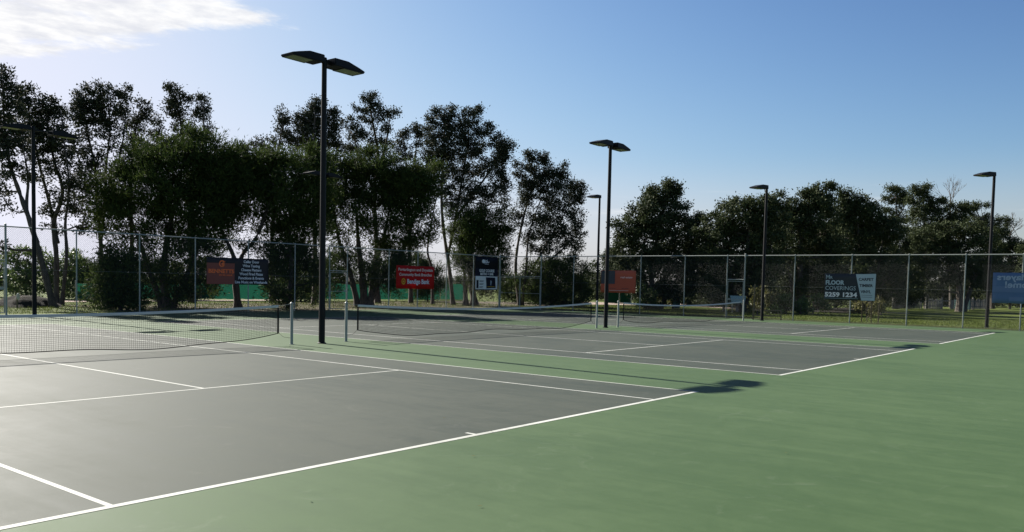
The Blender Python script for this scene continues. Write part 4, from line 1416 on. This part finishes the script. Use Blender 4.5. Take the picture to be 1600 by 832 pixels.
# weathered paling fence at the edge of the course
a = np.array(gnd(1396, 482.6) + (0.0,)); c = np.array(gnd(1540, 484.0) + (0.0,))
dv = c - a
t = empty('paling_fence', (a[0], a[1], -0.03), math.atan2(dv[1], dv[0]))
tag(t, 'weathered grey timber paling fence under the trees on the right', 'fence')
ln = float(np.linalg.norm(dv))
pm = [MB().box(-0.09, 0.09, -0.012, 0.012, 0.05, h).mesh('paling') for h in (1.0, 1.06, 1.12, 1.18)]
k = 0.0
while k < ln:
    if not (ln * 0.30 < k < ln * 0.36 or ln * 0.52 < k < ln * 0.60):
        o = link('paling', random.choice(pm), M['timber'], t)
        o.location = (k, 0.0, random.uniform(-0.02, 0.02))
        o.rotation_euler = (random.gauss(0, 0.01), random.gauss(0, 0.02), 0)
    k += 0.235
k = 0.0
while k < ln:
    MB().box(k - 0.07, k + 0.07, 0.05, 0.17, -0.05, 1.3).build('post', M['timber'], t)
    k += 2.4
for z in (0.32, 0.86):
    MB().box(0, ln, 0.0145, 0.048, z, z + 0.09).build('rail', M['timber'], t)
g = gnd(1503, 484.5)
t = empty('storage_crate', (g[0], g[1], -0.03), 0.5)
tag(t, 'pale bluish slatted crate in front of the paling fence', 'crate')
for k in range(5):
    MB().box(-0.75, 0.75, -0.5, -0.47, 0.1 + 0.19 * k, 0.26 + 0.19 * k).build('slat', M['pale_green'], t)
    MB().box(-0.78, -0.755, -0.47, 0.5, 0.1 + 0.19 * k, 0.26 + 0.19 * k).build('slat', M['pale_green'], t)
    MB().box(0.755, 0.78, -0.47, 0.5, 0.1 + 0.19 * k, 0.26 + 0.19 * k).build('slat', M['pale_green'], t)
for x in (-0.72, 0.72):
    MB().box(x - 0.03, x + 0.03, -0.465, -0.4, 0, 1.06).build('corner_post', M['timber'], t)

# mound and marker post at the left
g = gpt(40, 43)
b = MB()
nr, ns = 9, 22
rr = random.Random(3)
for i in range(nr + 1):
    f_ = i / nr
    for j in range(ns):
        an = 2 * math.pi * j / ns
        R_ = (1 - f_) ** 0.8 * (1.7 + 0.35 * math.sin(3 * an + 1) + rr.uniform(-.06, .06))
        b.v.append((R_ * math.cos(an), R_ * math.sin(an) * 0.8, 0.62 * math.sin(f_ * math.pi / 2) + rr.uniform(-.03, .03)))
for i in range(nr):
    for j in range(ns):
        j2 = (j + 1) % ns
        b.f.append((i * ns + j, i * ns + j2, (i + 1) * ns + j2, (i + 1) * ns + j))
o = b.build('mulch_mound', M['soil_and_shade'], None, True)
o.location = (g[0], g[1], -0.06)
tag(o, 'dark mulch mound at the foot of the leftmost light pole', 'mound')
g = gpt(27, 41)
t = empty('marker_post', (g[0], g[1], -0.03), 0.8)
tag(t, 'short post with a pale round disc left of the dark mound', 'marker post')
MB().box(-0.03, 0.03, -0.03, 0.03, -0.05, 0.62).build('post', M['stake'], t)
MB().tube([(0, -0.036, 0.58), (0, -0.06, 0.58)], 0.17, 20).build('disc', M['white'], t)

# ------------------------------------------------------------------ grass blades, fallen leaves
def scatter(name, n, xr, yr, z, h, w, mat, label, cat, lying=False, excl=None):
    x = rng.uniform(*xr, n); y = rng.uniform(*yr, n)
    pos = np.stack([x, y, np.full(n, z)], -1)
    a = rng.uniform(0, 2 * math.pi, n)
    hh = h * rng.uniform(0.6, 1.4, n)
    if lying:
        d = np.stack([np.cos(a), np.sin(a), rng.normal(0, .12, n)], -1)
        nn = np.stack([rng.normal(0, .2, n), rng.normal(0, .2, n), np.ones(n)], -1)
        pos[:, 2] += 0.006
    else:
        d = np.stack([np.cos(a) * .35, np.sin(a) * .35, np.ones(n)], -1)
        nn = np.stack([-np.sin(a), np.cos(a), np.zeros(n)], -1)
        pos[:, 2] += hh * 0.45
    d /= np.linalg.norm(d, axis=1)[:, None]
    nn -= d * np.sum(nn * d, axis=1)[:, None]
    nn /= np.linalg.norm(nn, axis=1)[:, None]
    me = leaves_mesh(name, pos, d, nn, hh, w * rng.uniform(0.7, 1.3, n))
    o = link(name, me, M[mat])
    tag(o, label, cat, None, 'stuff')


scatter('lawn_grass', 60000, (FX + 0.92, 52), (-9, 33), -0.03, 0.075, 0.022, 'blade', 'short sunlit grass beyond the side fence', 'grass')
scatter('rough_grass', 26000, (-12, 40), (FY + 0.3, 46), -0.03, 0.11, 0.022, 'blade', 'patchy grass beyond the far fence', 'grass')
scatter('fallen_leaves', 420, (-6, 32.5), (17, 31), 0.008, 0.085, 0.035, 'leaf_dry', 'scattered fallen leaves at the far end of the courts', 'fallen leaves', True)


scatter('court_debris', 90, (-14, 12), (-5, 12), 0.010, 0.032, 0.014, 'leaf_dry', 'tiny scattered leaf scraps on the nearer court', 'leaf scraps', True)
